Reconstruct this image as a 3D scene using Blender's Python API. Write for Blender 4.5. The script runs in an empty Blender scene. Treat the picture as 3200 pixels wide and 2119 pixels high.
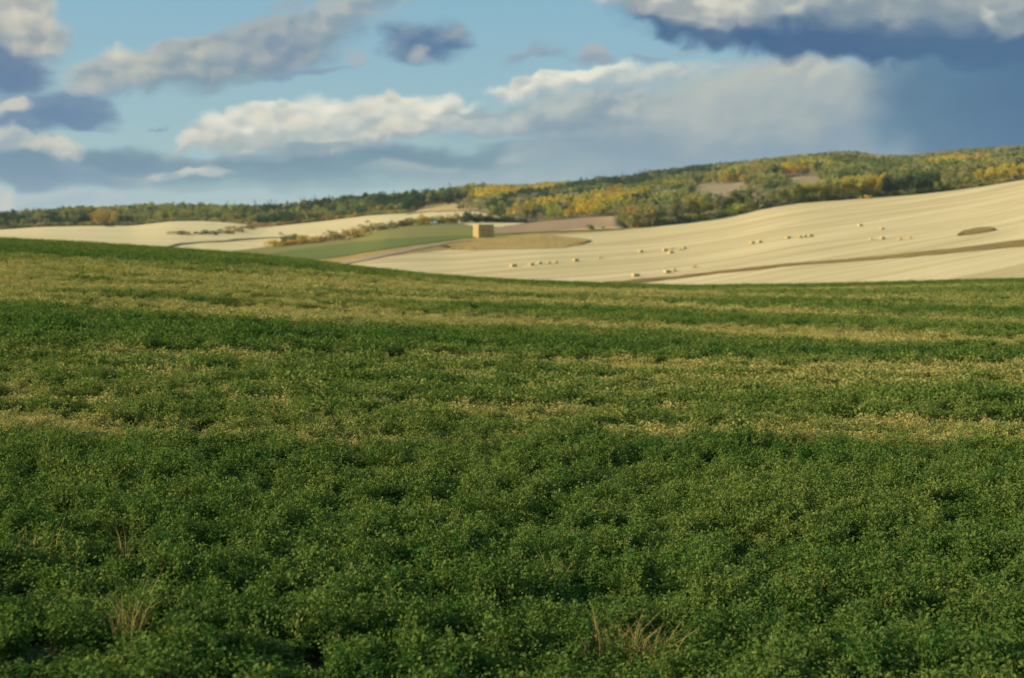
import bpy, math, random
import numpy as np
from mathutils import Vector

rng = np.random.default_rng(7)
random.seed(7)
scene = bpy.context.scene
COL = scene.collection
EXPO = 0.85                      # view exposure in stops

# ------------------------------------------------------------------ camera model
H = 2.5                          # eye height above the field edge (m)
FPX = 3254.0                     # focal length for a 2368 px wide picture
CX, CY = 1184.0, 784.0
TH = math.atan(279.0 / FPX)      # camera pitched down
CT, ST = math.cos(TH), math.sin(TH)


def ray(px, py):
    u = (np.asarray(px, float) - CX) / FPX
    v = (CY - np.asarray(py, float)) / FPX
    return u, CT + v * ST, -ST + v * CT


def P(px, py, Y):
    dx, dy, dz = ray(px, py)
    t = Y / dy
    return dx * t, np.asarray(Y, float) + 0 * t, H + dz * t


def proj(X, Y, Z):
    d = Y * CT - (Z - H) * ST
    return CX + FPX * X / d, CY - FPX * (Y * ST + (Z - H) * CT) / d


# ------------------------------------------------------------------ noise
def _hash(ix, iy, s):
    h = (ix.astype(np.int64) * 374761393 + iy.astype(np.int64) * 668265263 + s * 974711) & 0x7FFFFFFF
    h = ((h ^ (h >> 13)) * 1274126177) & 0x7FFFFFFF
    return ((h ^ (h >> 16)) & 0xFFFF) / 65535.0


def vnoise(x, y, s=0):
    x = np.asarray(x, float); y = np.asarray(y, float)
    ix = np.floor(x); iy = np.floor(y)
    fx = x - ix; fy = y - iy
    fx = fx * fx * (3 - 2 * fx); fy = fy * fy * (3 - 2 * fy)
    a = _hash(ix, iy, s); b = _hash(ix + 1, iy, s)
    c = _hash(ix, iy + 1, s); d = _hash(ix + 1, iy + 1, s)
    return (a + (b - a) * fx) * (1 - fy) + (c + (d - c) * fx) * fy


def fbm(x, y, s=0, o=4):
    r = 0; a = 0.5; t = 0
    for k in range(o):
        r = r + a * vnoise(x * 2 ** k + 17.3 * k, y * 2 ** k - 9.1 * k, s + k)
        t += a; a *= 0.5
    return r / t


def sstep(a, b, x):
    t = np.clip((x - a) / (b - a), 0, 1)
    return t * t * (3 - 2 * t)


# ------------------------------------------------------------------ materials
def lin(r, g, b):
    f = lambda c: (c / 255 / 12.92) if c / 255 <= 0.04045 else ((c / 255 + 0.055) / 1.055) ** 2.4
    return (f(r), f(g), f(b))


class NT:
    """small helper round a node tree"""
    def __init__(s, tree):
        s.t = tree; s.n = tree.nodes; s.l = tree.links

    def new(s, typ, **kw):
        n = s.n.new(typ)
        for k, v in kw.items():
            setattr(n, k, v)
        return n

    def put(s, sock, v):
        if isinstance(v, bpy.types.NodeSocket):
            s.l.new(v, sock)
        elif v is not None:
            if hasattr(sock.default_value, '__len__') and not hasattr(v, '__len__'):
                v = (v,) * len(sock.default_value)
            if hasattr(sock.default_value, '__len__') and len(sock.default_value) == 4 and len(v) == 3:
                v = (*v, 1)
            sock.default_value = v

    def math(s, op, a, b=None, c=None, clamp=False):
        n = s.new('ShaderNodeMath', operation=op, use_clamp=clamp)
        for i, v in enumerate((a, b, c)):
            if v is not None:
                s.put(n.inputs[i], v)
        return n.outputs[0]

    def vmath(s, op, a, b=None, scale=None):
        n = s.new('ShaderNodeVectorMath', operation=op)
        s.put(n.inputs[0], a)
        if b is not None:
            s.put(n.inputs[1], b)
        if scale is not None:
            s.put(n.inputs['Scale'], scale)
        return n.outputs['Value'] if op in ('LENGTH', 'DOT_PRODUCT', 'DISTANCE') else n.outputs[0]

    def rng(s, v, a, b, c=0.0, d=1.0, smooth=True):
        n = s.new('ShaderNodeMapRange', interpolation_type='SMOOTHSTEP' if smooth else 'LINEAR')
        s.put(n.inputs[0], v); s.put(n.inputs[1], a); s.put(n.inputs[2], b)
        s.put(n.inputs[3], c); s.put(n.inputs[4], d)
        return n.outputs[0]

    def mix(s, f, a, b, mode='MIX'):
        n = s.new('ShaderNodeMix', data_type='RGBA', blend_type=mode, clamp_factor=True)
        s.put(n.inputs[0], f); s.put(n.inputs[6], a); s.put(n.inputs[7], b)
        return n.outputs[2]

    def noise(s, vec, scale, detail=4, rough=0.55, dist=0.0):
        n = s.new('ShaderNodeTexNoise')
        if vec is not None:
            s.put(n.inputs['Vector'], vec)
        n.inputs['Scale'].default_value = scale
        n.inputs['Detail'].default_value = detail
        n.inputs['Roughness'].default_value = rough
        n.inputs['Distortion'].default_value = dist
        return n.outputs

    def mapping(s, vec, loc=(0, 0, 0), rot=(0, 0, 0), scale=(1, 1, 1), typ='POINT'):
        n = s.new('ShaderNodeMapping', vector_type=typ)
        s.put(n.inputs[0], vec)
        if typ in ('POINT', 'TEXTURE'):
            n.inputs['Location'].default_value = loc
        n.inputs['Rotation'].default_value = rot
        n.inputs['Scale'].default_value = scale
        return n.outputs[0]

    def attr(s, name, typ='GEOMETRY'):
        return s.new('ShaderNodeAttribute', attribute_name=name, attribute_type=typ).outputs


def material(name):
    m = bpy.data.materials.new(name)
    m.use_nodes = True
    t = NT(m.node_tree)
    t.n.clear()
    out = t.new('ShaderNodeOutputMaterial')
    return m, t, out


def principled(t, out, color, rough=0.9, bump=None, bstr=0.5, bdist=0.1, spec=0.15):
    b = t.new('ShaderNodeBsdfPrincipled')
    t.put(b.inputs['Base Color'], color)
    t.put(b.inputs['Roughness'], rough)
    b.inputs['Specular IOR Level'].default_value = spec
    if bump is not None:
        bn = t.new('ShaderNodeBump')
        bn.inputs['Strength'].default_value = bstr
        bn.inputs['Distance'].default_value = bdist
        t.put(bn.inputs['Height'], bump)
        t.l.new(bn.outputs[0], b.inputs['Normal'])
    t.l.new(b.outputs[0], out.inputs['Surface'])
    return b


def field_material(name, c1, c2, ang=0.0, stretch=(60, 2.5), c3=None, fine=0.25, patch=(140, 50), contrast=(0.35, 0.65)):
    """ground cover with drill rows: streaks of c1/c2 run along direction `ang`, patches of c3"""
    m, t, out = material(name)
    geo = t.new('ShaderNodeNewGeometry').outputs['Position']
    rot = t.mapping(geo, rot=(0, 0, -ang))
    flat = t.vmath('MULTIPLY', rot, (1, 1, 0))
    s1 = t.noise(t.vmath('MULTIPLY', flat, (1 / stretch[0], 1 / stretch[1], 0)), 1.0, 4, 0.6, 0.4)[0]
    s2 = t.noise(t.vmath('MULTIPLY', flat, (1 / (stretch[0] * 3), 1 / (stretch[1] * 4), 0)), 1.0, 3, 0.55, 0.6)[0]
    f = t.math('ADD', t.math('MULTIPLY', s1, 0.5), t.math('MULTIPLY', s2, 0.5))
    col = t.mix(t.rng(f, contrast[0], contrast[1]), c1, c2)
    if c3 is not None:
        pn = t.noise(t.vmath('MULTIPLY', flat, (1 / patch[0], 1 / patch[1], 0)), 1.0, 5, 0.6, 0.3)[0]
        col = t.mix(t.rng(pn, 0.42, 0.78, 0, 0.45), col, c3)
    fn = t.noise(geo, 1.3, 3, 0.7)[0]
    col = t.mix(t.rng(fn, 0.3, 0.7, 0, fine), col, tuple(0.55 * c for c in c1))
    bmp = t.math('ADD', t.math('MULTIPLY', s1, 0.6), t.math('MULTIPLY', fn, 0.4))
    principled(t, out, col, 0.95, bmp, 0.5, 0.35)
    return m


def foliage_shader(t, out, col, trans=0.3):
    d = t.new('ShaderNodeBsdfDiffuse'); t.put(d.inputs[0], col)
    tr = t.new('ShaderNodeBsdfTranslucent'); t.put(tr.inputs[0], t.mix(1.0, col, (1.05, 1.15, 0.7), 'MULTIPLY'))
    mx = t.new('ShaderNodeMixShader'); mx.inputs[0].default_value = trans
    t.l.new(d.outputs[0], mx.inputs[1]); t.l.new(tr.outputs[0], mx.inputs[2])
    t.l.new(mx.outputs[0], out.inputs['Surface'])


# ------------------------------------------------------------------ objects
def tag(o, label=None, cat=None, group=None, kind=None):
    if label: o['label'] = label
    if cat: o['category'] = cat
    if group: o['group'] = group
    if kind: o['kind'] = kind
    return o


def mesh_np(name, verts, faces, mats=(), smooth=False, attrs=None, mat_idx=None):
    """faces: (n,k) array of k-gons"""
    me = bpy.data.meshes.new(name)
    verts = np.ascontiguousarray(verts, dtype=np.float32)
    me.vertices.add(len(verts)); me.vertices.foreach_set('co', verts.ravel())
    if faces is not None and len(faces):
        faces = np.ascontiguousarray(faces, dtype=np.int32)
        n, k = faces.shape
        me.loops.add(n * k); me.loops.foreach_set('vertex_index', faces.ravel())
        me.polygons.add(n)
        me.polygons.foreach_set('loop_start', np.arange(0, n * k, k, dtype=np.int32))
        if mat_idx is not None:
            me.polygons.foreach_set('material_index', np.ascontiguousarray(mat_idx, dtype=np.int32))
        me.polygons.foreach_set('use_smooth', np.full(n, smooth, dtype=bool))
    for m in mats:
        me.materials.append(m)
    for an, (typ, val) in (attrs or {}).items():
        a = me.attributes.new(an, typ, 'POINT')
        val = np.ascontiguousarray(val)
        if typ == 'FLOAT': a.data.foreach_set('value', val.astype(np.float32).ravel())
        elif typ == 'INT': a.data.foreach_set('value', val.astype(np.int32).ravel())
        elif typ == 'FLOAT_VECTOR': a.data.foreach_set('vector', val.astype(np.float32).ravel())
        elif typ == 'FLOAT_COLOR': a.data.foreach_set('color', val.astype(np.float32).ravel())
    me.update(calc_edges=True)
    me.validate()
    return me


def link(name, me, parent=None):
    o = bpy.data.objects.new(name, me)
    COL.objects.link(o)
    if parent is not None:
        o.parent = parent
    return o


def grid_faces(nr, nc):
    i = np.arange(nr * nc).reshape(nr, nc)
    return np.stack([i[:-1, :-1], i[:-1, 1:], i[1:, 1:], i[1:, :-1]], -1).reshape(-1, 4)


# ------------------------------------------------------------------ the lie of the land
def curve(pts):
    a = np.array(pts, float)
    return lambda x, k=1: np.interp(x, a[:, 0], a[:, k])


# brow of the near green field (picture x, y)
C0 = curve([(-2600, 640), (-1400, 560), (-500, 541), (0, 555), (200, 565), (400, 579), (560, 590), (700, 604), (800, 618), (1000, 640),
            (1200, 653), (1400, 661), (1600, 665), (1800, 663), (2000, 659), (2200, 653), (2368, 650), (2900, 640), (3600, 630), (5000, 640)])
YC = 175.0


def und(X, Y):
    """gentle undulation of the farmland (m)"""
    return 0.9 * (fbm(X / 90, Y / 60, 31, 3) - 0.5)


def zfield(X, Y):
    px = CX + FPX * X / np.maximum(Y, 1.0)
    dx, dy, dz = ray(px, C0(px))
    t = dz / dy
    z = (t + 2 * H / YC) * Y - H * (Y / YC) ** 2
    n = (fbm(X / 9, Y / 9, 3, 3) - 0.5) * 0.22 * sstep(2, 14, Y)
    return z + n


class Band:
    """sheet of ground between a near and a far edge; each edge gives (picture x, y, distance)"""
    def __init__(s, near, far, amp=1.0, sig=(7, 7)):
        s.amp = amp
        s.g = np.arange(-2700, 4800, 2.0)
        s.c = []
        for e, sg in zip((np.array(near, float), np.array(far, float)), sig):
            s.c.append((s.soft(np.interp(s.g, e[:, 0], e[:, 1]), sg), s.soft(1 / np.interp(s.g, e[:, 0], e[:, 2]), 34)))

    def soft(s, a, sig):
        k = np.arange(-int(1.5 * sig), int(1.5 * sig) + 1); w = np.exp(-.5 * (k * 2 / sig) ** 2); w /= w.sum()
        return np.convolve(np.pad(a, len(k) // 2, 'edge'), w, 'valid')

    def edge(s, px):
        (yn, iN), (yf, iF) = s.c
        return np.interp(px, s.g, yn), np.interp(px, s.g, iN), np.interp(px, s.g, yf), np.interp(px, s.g, iF)

    def at(s, px, v):
        yn, iN, yf, iF = s.edge(px)
        py = yn + (yf - yn) * v
        Y = 1 / (iN + (iF - iN) * v)
        X, Y, Z = P(px, py, Y)
        return X, Y, Z + s.amp * s.lump(X, Y, v)

    def lump(s, X, Y, v):
        return und(X, Y)

    def on(s, px, py):
        yn, iN, yf, iF = s.edge(px)
        d = yf - yn
        v = (np.asarray(py, float) - yn) / np.where(np.abs(d) < 1e-3, -1e-3, d)
        return s.at(px, v)

    def mesh(s, name, px, nv, mat, extra=None, skirt=0):
        v = np.linspace(0, 1, nv)[:, None] * np.ones(len(px))[None]
        X, Y, Z = s.at(np.broadcast_to(px, v.shape), v)
        if skirt:
            X = np.vstack([X[:1] * .992, X]); Y = np.vstack([Y[:1] * .992, Y]); Z = np.vstack([Z[:1] - skirt, Z]); nv += 1
        if extra is not None:
            for fy, dz in extra:
                X = np.vstack([X, X[nv - 1] * fy]); Y = np.vstack([Y, Y[nv - 1] * fy]); Z = np.vstack([Z, Z[nv - 1] + dz])
        me = mesh_np(name, np.stack([X, Y, Z], -1).reshape(-1, 3), grid_faces(*X.shape), [mat], True)
        return link(name, me)


S1TOP = [(780, 620, 395), (805, 615, 400), (846, 604.5, 415), (909, 593.5, 440), (971, 585.7, 470), (1049, 577, 510), (1100, 566, 535), (1180, 552, 575),
         (1255, 543, 600), (1300, 541.5, 615), (1350, 539, 630), (1400, 536, 645), (1500, 527, 680), (1600, 514, 705), (1700, 498, 730), (1760, 484.5, 745), (1800, 477, 755),
         (1850, 470, 762), (1900, 466, 770), (1950, 463, 775), (2100, 452, 800), (2180, 444.5, 815), (2250, 435, 830), (2310, 426.5, 840), (2368, 417, 850), (2600, 375, 870), (3200, 330, 900), (4400, 300, 900)]
S1NEAR = [(x, C0(x) + 9, Y) for x, Y in [(780, 380), (900, 360), (1000, 345), (1200, 335), (1400, 330), (1600, 325), (1800, 320), (2000, 318), (2200, 315), (2368, 315), (2900, 320), (3600, 330), (4400, 330)]]
stub = Band(S1NEAR, S1TOP, sig=(24, 24))

G = [(450, 592, 470), (516, 583, 500), (621, 570, 560), (737, 559, 590), (784, 553, 605), (824, 548, 620), (893, 529.5, 650), (940, 522.6, 670), (987, 518.6, 690),
     (1018, 517, 697), (1050, 517, 705), (1130, 515, 735), (1220, 516, 740), (1340, 504.5, 760), (1425, 499, 760), (1446, 529, 680), (1500, 526, 684)]
mid = Band([(450, C0(450) + 12, 460), (600, C0(600) + 9, 440), (700, C0(700) + 9, 415), (780, 620.5, 394)] + [q for q in S1TOP if 800 < q[0] < 1500] + [(1500, 527.2, 679)], G, sig=(24, 7))

WNEAR = [(-2600, 620, 900), (-600, 560, 930), (0, 531, 960), (60, 527, 970), (100, 524, 980), (200, 522, 990), (310, 522, 1000), (350, 517, 1010), (400, 511.5, 1020), (470, 511, 1020), (520, 514, 1010), (555, 516, 1000),
         (600, 524, 960), (640, 522, 950), (690, 517, 960), (750, 511, 970), (850, 499, 980), (900, 495, 985), (940, 494, 985), (1000, 489, 985), (1085, 487, 960), (1110, 490, 930), (1160, 503, 840), (1221, 515.6, 741),
         (1340, 504.2, 761), (1425, 498.7, 761), (1446, 528.7, 681)] + [q for q in S1TOP if q[0] > 1490]
LNEAR = [(-2600, C0(-2600) + 8, 430), (-600, C0(-600) + 8, 430), (0, C0(0) + 8, 430), (450, C0(450) + 8, 460), (516, 583, 500)] + [q for q in G if 516 < q[0] < 1221] + [(1221, 516, 740)]
left = Band(LNEAR, [q for q in WNEAR if q[0] <= 1221], sig=(7, 16))

SKY = [(-2600, 480), (-600, 503), (0, 503), (50, 497), (100, 491), (200, 479), (330, 475), (450, 479), (600, 479), (700, 476), (760, 468), (820, 461), (900, 467), (980, 463),
       (1060, 446), (1100, 438), (1180, 435), (1300, 425), (1420, 414), (1480, 402), (1600, 385), (1700, 376), (1780, 366), (1880, 357), (1940, 351), (1980, 351), (2030, 360), (2100, 360),
       (2200, 349), (2300, 341), (2368, 337), (2600, 318), (3200, 300), (4400, 330)]
SKYY = curve([(-2600, 1500), (0, 1550), (300, 1600), (600, 1700), (900, 1850), (1100, 2050), (1400, 2300), (1700, 2450), (2000, 2500), (4400, 2500)])
WFAR = [(x, y + 6.3 * FPX / SKYY(x), SKYY(x)) for x, y in SKY]


class Hills(Band):
    def lump(s, X, Y, v):
        w = sstep(0.0, 0.16, v) * (1 - sstep(0.78, 1.0, v))
        return und(X, Y) * (1 - sstep(0, 0.2, v)) + w * 26 * (fbm(X / 300, Y / 260, 77, 3) - 0.5)


hills = Hills(WNEAR, WFAR, sig=(16, 7))

# ------------------------------------------------------------------ ground materials
STREAK = 0.84
M_stub = field_material('stubble_straw', (0.635, 0.495, 0.245), (0.455, 0.335, 0.145), STREAK, (110, 3.0), (0.41, 0.30, 0.125), 0.25, (200, 24), (0.40, 0.60))
M_stub_far = field_material('stubble_straw_far', (0.65, 0.51, 0.255), (0.54, 0.415, 0.19), 0.1, (120, 5), (0.45, 0.35, 0.15), 0.2, (260, 60))
M_brown = field_material('dry_rough_grass', (0.42, 0.275, 0.075), (0.28, 0.175, 0.045), 0.15, (26, 4), (0.35, 0.26, 0.065), 0.4, (40, 12), (0.4, 0.6))
M_ditch = field_material('brown_ditch_grass', (0.27, 0.175, 0.045), (0.19, 0.12, 0.032), 0.5, (14, 3), (0.32, 0.22, 0.065), 0.4, (20, 6), (0.4, 0.6))
M_green_light = field_material('light_green_crop', (0.235, 0.20, 0.05), (0.19, 0.175, 0.04), 0.7, (70, 4), (0.29, 0.23, 0.065), 0.3, (90, 30))
M_green_dark = field_material('dark_green_crop', (0.12, 0.145, 0.022), (0.17, 0.17, 0.034), 0.7, (60, 4), (0.085, 0.125, 0.018), 0.3, (80, 12))
M_tilled = field_material('tilled_soil', (0.34, 0.215, 0.11), (0.29, 0.18, 0.09), 0.1, (80, 3), None, 0.2)
M_tan = field_material('tan_field', (0.50, 0.345, 0.14), (0.42, 0.28, 0.105), 0.2, (90, 6), None, 0.2)
M_road = field_material('gravel', (0.37, 0.275, 0.165), (0.31, 0.23, 0.13), 0.8, (40, 1.2), None, 0.25)
M_track = field_material('grassy_headland', (0.21, 0.165, 0.07), (0.16, 0.13, 0.05), 0.2, (20, 3), None, 0.35)
M_woodfloor = field_material('wood_floor', (0.17, 0.14, 0.055), (0.12, 0.105, 0.04), 0.2, (30, 12), (0.21, 0.155, 0.07), 0.4, (60, 30))
M_clearing = field_material('bare_clearing', (0.30, 0.22, 0.115), (0.24, 0.175, 0.09), 0.2, (50, 8), None, 0.25)
M_distant = field_material('distant_woodland', (0.05, 0.065, 0.03), (0.035, 0.05, 0.022), 0.2, (300, 120), None, 0.3)
M_base = field_material('lowland', (0.16, 0.14, 0.06), (0.10, 0.10, 0.04), 0.2, (300, 120), None, 0.3)

# near field ground: dryness attribute drives soil / straw litter
m, t, out = material('field_soil')
geo = t.new('ShaderNodeNewGeometry').outputs['Position']
dry = t.attr('dry')['Fac']
n1 = t.noise(geo, 2.2, 5, 0.65)[0]
n2 = t.noise(geo, 14.0, 4, 0.7)[0]
f = t.math('ADD', dry, t.math('MULTIPLY', t.math('SUBTRACT', n1, 0.5), 0.5))
col = t.mix(t.rng(f, 0.15, 0.85), (0.026, 0.030, 0.010), (0.33, 0.27, 0.095))
col = t.mix(t.rng(n2, 0.35, 0.7, 0.0, 0.55), col, (0.05, 0.04, 0.018))
principled(t, out, col, 0.95, n2, 0.6, 0.05)
M_soil = m

# ------------------------------------------------------------------ dry and lush bands of the near field
BANDS = [  # polyline of (x, y, half thickness, strength)
    [(-300, 650, 34, .62), (0, 652, 34, .66), (200, 672, 32, .6), (400, 660, 26, .5), (600, 672, 22, .55), (900, 690, 18, .6), (1184, 702, 9, .66), (1534, 711, 7, .8), (1834, 730, 6, .85), (2134, 747, 4, .8), (2368, 757, 3, .8), (2700, 770, 3, .8)],
    [(-300, 690, 18, .5), (0, 694, 16, .55), (250, 712, 18, .55), (500, 728, 24, .68), (800, 738, 22, .7), (1184, 755, 15, .85), (1484, 764, 10, .9), (1784, 781, 13, .95), (2084, 795, 11, .95), (2368, 803, 8, .95), (2700, 815, 8, .9)],
    [(300, 640, 9, .3), (700, 655, 10, .5), (1000, 668, 8, .5), (1409, 674, 4, .75), (1684, 685, 4, .85), (1984, 695, 3, .7), (2368, 705, 2, .2)],
    [(0, 600, 6, .2), (500, 622, 6, .35), (900, 646, 4, .4), (1200, 668, 5, .5), (1500, 690, 3, .5), (1900, 708, 2, .4), (2368, 722, 2, .3)],
    [(-300, 834, 9, .7), (0, 836, 10, .82), (400, 838, 9, .72), (650, 837, 8, .8), (900, 838, 8, .8), (1184, 848, 10, .75), (1534, 860, 9, .66), (1884, 868, 9, .6), (2368, 859, 12, .5), (2700, 859, 12, .5)],
    [(0, 856, 7, .55), (300, 858, 7, .45), (700, 858, 6, .3), (1184, 886, 5, .5), (1384, 892, 6, .5), (1700, 885, 9, .3), (2368, 880, 9, .35)],
    [(300, 884, 5, .2), (400, 885, 5, .7), (600, 885, 5, .6), (720, 886, 4, .1), (2700, 890, 4, 0)],
    [(-300, 925, 24, .8), (0, 930, 24, .85), (250, 942, 22, .8), (500, 945, 18, .75), (750, 948, 16, .65), (950, 955, 18, .7), (1184, 968, 24, .8), (1400, 972, 18, .7), (1550, 968, 10, .3), (1800, 985, 12, .35), (2000, 992, 12, .45), (2150, 995, 14, .75), (2368, 1000, 14, .8), (2700, 1000, 14, .8)],
    [(-300, 985, 20, .7), (0, 992, 20, .75), (250, 1012, 18, .68), (500, 1022, 12, .4), (800, 1048, 14, .5), (1000, 1056, 14, .5), (1200, 1040, 14, .35), (1500, 1022, 13, .4), (1800, 1025, 14, .38), (2100, 1040, 14, .3), (2368, 1050, 14, .3)],
]
LUSH = [
    [(-300, 760, 55, 1), (0, 765, 52, 1), (300, 775, 42, 1), (600, 790, 32, 1), (1000, 800, 26, 1), (1500, 817, 22, 1), (2000, 832, 18, 1), (2368, 836, 16, 1), (2700, 836, 16, 1)],
    [(0, 585, 24, .6), (400, 605, 22, .7), (700, 622, 14, .6), (1000, 650, 5, .4), (1200, 657, 5, .6), (1600, 668, 4, .7), (2368, 660, 9, .9)],
    [(900, 708, 8, .4), (1184, 722, 9, .8), (1500, 735, 12, 1), (1800, 757, 15, 1), (2100, 772, 14, 1), (2368, 780, 13, 1)],
    [(1400, 690, 6, .6), (1800, 703, 8, .9), (2100, 722, 13, 1), (2368, 735, 14, 1)],
    [(-300, 892, 14, .9), (0, 893, 14, .9), (500, 900, 12, .8), (1000, 903, 12, .9), (1300, 910, 12, .9), (1700, 920, 16, .6), (2368, 930, 20, .5)],
    [(-300, 1075, 40, .7), (0, 1075, 40, .6), (700, 1110, 40, .5), (1184, 1015, 22, .8), (1500, 1065, 40, .7), (2368, 1100, 40, .5)],
]


def band_sum(bands, px, py, nz):
    r = np.zeros_like(px)
    for b in bands:
        a = np.array(b, float)
        yb = np.interp(px, a[:, 0], a[:, 1]); h = np.interp(px, a[:, 0], a[:, 2]); s = np.interp(px, a[:, 0], a[:, 3])
        d = (py - yb) / h + nz
        r = np.maximum(r, s * np.exp(-np.abs(d) ** 2.4))
    return r


LEVELS = [(0.0, [(-3000, 640), (-500, 541), (0, 555), (560, 590), (1000, 640), (1400, 661), (1800, 663), (2368, 650), (5000, 600)]),
          (1.0, [(0, 640), (500, 665), (1184, 700), (1534, 711), (1834, 730), (2134, 747), (2368, 757)]),
          (1.9, [(0, 708), (350, 738), (750, 763), (1184, 783), (1600, 803), (2368, 822)]),
          (3.0, [(0, 826), (750, 832), (1184, 843), (2368, 850)]),
          (4.0, [(0, 893), (1000, 903), (2368, 915)]),
          (5.0, [(0, 985), (1184, 1000), (2368, 1000)]),
          (7.0, [(0, 1200), (2368, 1200)]), (9.0, [(0, 1700), (2368, 1700)])]


def flow(px, py):
    """row coordinate across the drill and swath lines of the field"""
    ys = [np.interp(px, *np.array(c, float).T) for _, c in LEVELS]
    r = np.zeros_like(px)
    for (l0, _), (l1, _), y0, y1 in zip(LEVELS[:-1], LEVELS[1:], ys[:-1], ys[1:]):
        r = r + (l1 - l0) * np.clip((py - y0) / (y1 - y0), 0, 1)
    return r


def field_state(X, Y, Z):
    px, py = proj(X, Y, Z)
    n0 = fbm(X / 36, Y / 6.0, 5, 4) - 0.5
    n1 = fbm(X / 7.0, Y / 2.2, 9, 4) - 0.5
    n2 = fbm(X / 0.9, Y / 0.8, 13, 3) - 0.5
    d = band_sum(BANDS, px, py, n0 * 1.0 + n1 * 0.6)
    far = sstep(1090, 1010, py)
    d = d * (1.28 + 0.55 * n1 + 0.15 * n2) + far * np.clip(0.27 + 0.9 * n0 + 0.45 * n1, 0, 0.6) * 0.8
    d = d + 0.40 * sstep(0.64, 0.80, fbm(X / 2.6, Y / 1.3, 41, 3)) * (0.35 + 0.65 * far)
    fl = flow(px, py)
    st = fbm(X / 38 + 3 * fl, fl * 7.5, 151, 3) - .5
    st2 = fbm(X / 48 + 60, fl * 17, 157, 2) - .5
    d = d + far * (1.35 * st + .75 * st2) * (.35 + .65 * sstep(.05, .4, d + .3 * st))
    l = band_sum(LUSH, px, py, n0 * 1.2)
    d = np.clip(d * (1 - 0.85 * l), 0, 1)
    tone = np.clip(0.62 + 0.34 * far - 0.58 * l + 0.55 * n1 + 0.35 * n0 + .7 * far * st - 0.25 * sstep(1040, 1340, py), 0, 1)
    return d, tone


# ------------------------------------------------------------------ build the ground
pxc = np.concatenate([np.linspace(-2600, -140, 60)[:-1], np.linspace(-140, 2508, 420), np.linspace(2508, 5000, 60)[1:]])
Yr = np.concatenate([np.geomspace(1.2, 60, 230)[:-1], np.linspace(60, 215, 190)[:-1], np.linspace(215, 296, 12)])
YY, PX = np.meshgrid(Yr, pxc, indexing='ij')
XX = (PX - CX) / FPX * YY
ZZ = zfield(XX, YY)
ux = pxc
uy = np.where(ux < 450, C0(ux) + 9, np.where(ux < 780, C0(ux) + 12, C0(ux) + 10))
uY = np.where(ux < 450, np.interp(ux, [-600, 0, 450], [430, 430, 460]) - 1, np.where(ux < 780, np.interp(ux, [450, 600, 700, 780], [459, 439, 414, 379]), np.interp(ux, [q[0] for q in S1NEAR], [q[2] for q in S1NEAR]) - 1))
UX, UY, UZ = P(ux, uy, uY)
XX = np.vstack([XX, UX]); YY = np.vstack([YY, UY]); ZZ = np.vstack([ZZ, UZ - 0.4])
dryv, tonev = field_state(XX.ravel(), YY.ravel(), ZZ.ravel())
me = mesh_np('alfalfa_field', np.stack([XX, YY, ZZ], -1).reshape(-1, 3), grid_faces(*XX.shape), [M_soil], True,
             {'dry': ('FLOAT', dryv)})
tag(link('alfalfa_field', me), kind='structure')

tag(stub.mesh('stubble_field', np.concatenate([np.linspace(780, 2500, 300), np.linspace(2500, 4400, 40)[1:]]), 90, M_stub), kind='structure')
tag(mid.mesh('rough_pasture', np.linspace(450, 1500, 240), 50, M_brown), kind='structure')
tag(left.mesh('far_stubble_field', np.concatenate([np.linspace(-2600, -200, 40)[:-1], np.linspace(-200, 1221, 260)]), 50, M_stub_far), kind='structure')
tag(hills.mesh('wooded_hills', np.concatenate([np.linspace(-2600, -200, 40)[:-1], np.linspace(-200, 2600, 300), np.linspace(2600, 4400, 40)[1:]]), 110, M_woodfloor,
               [(1.08, -12), (1.4, -60)], 6), kind='structure')


def strip(name, band, mat, px0, px1, top, bot, lift=0.12, nx=120, nv=10, rough=0.0, ragged=0.8):
    px = np.linspace(px0, px1, nx)
    tp = np.interp(px, *np.array(top, float).T); bt = np.interp(px, *np.array(bot, float).T)
    if ragged:
        tp = tp + ragged * 2 * (fbm(px / 26, px * 0 + 3, 211, 4) - .5); bt = bt + ragged * 2 * (fbm(px / 26, px * 0 + 8, 217, 4) - .5)
    v = np.linspace(0, 1, nv)[:, None]
    py = bt + (tp - bt) * v
    X, Y, Z = band.on(np.broadcast_to(px, py.shape), py)
    edge = np.minimum(v, 1 - v) * 2 * np.ones_like(py)
    ends = np.minimum(1, np.minimum(np.arange(nx), np.arange(nx)[::-1]) / 4.0)[None]
    Z = Z + lift + rough * sstep(0, 0.5, edge) * ends * (0.4 + 1.2 * fbm(X / 5, Y / 5, 55, 3))
    me = mesh_np(name, np.stack([X, Y, Z], -1).reshape(-1, 3), grid_faces(*X.shape), [mat], True)
    return tag(link(name, me), kind='structure')


# fields draped on the middle ground
gtop = [(q[0], q[1]) for q in G]
strip('light_green_field', mid, M_green_light, 455, 1092, [(x, y + 0.3) for x, y in gtop if x < 1051] + [(1062, 518.6), (1092, 523.5)],
      [(455, 600), (612, 590), (706, 576), (831, 558.5), (956, 549), (1092, 543)], 0.16, 150)
strip('dark_green_field', mid, M_green_dark, 560, 1100, [(560, 597), (612, 590), (706, 576), (831, 558.5), (956, 549), (1100, 542.6)],
      [(560, 601), (640, 606), (737, 600), (790, 593.5), (831, 586), (900, 575.5), (956, 566), (1034, 556.5), (1100, 549)], 0.16, 150)
strip('gravel_road', mid, M_road, 760, 1090, [(760, 616.5), (775, 612), (831, 600), (893, 586), (956, 572.6), (1034, 561.2), (1090, 555)],
      [(760, 622), (799, 613), (862, 601), (924, 587), (987, 573), (1049, 561.3), (1090, 555.6)], 0.18, 120, 6)
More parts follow.
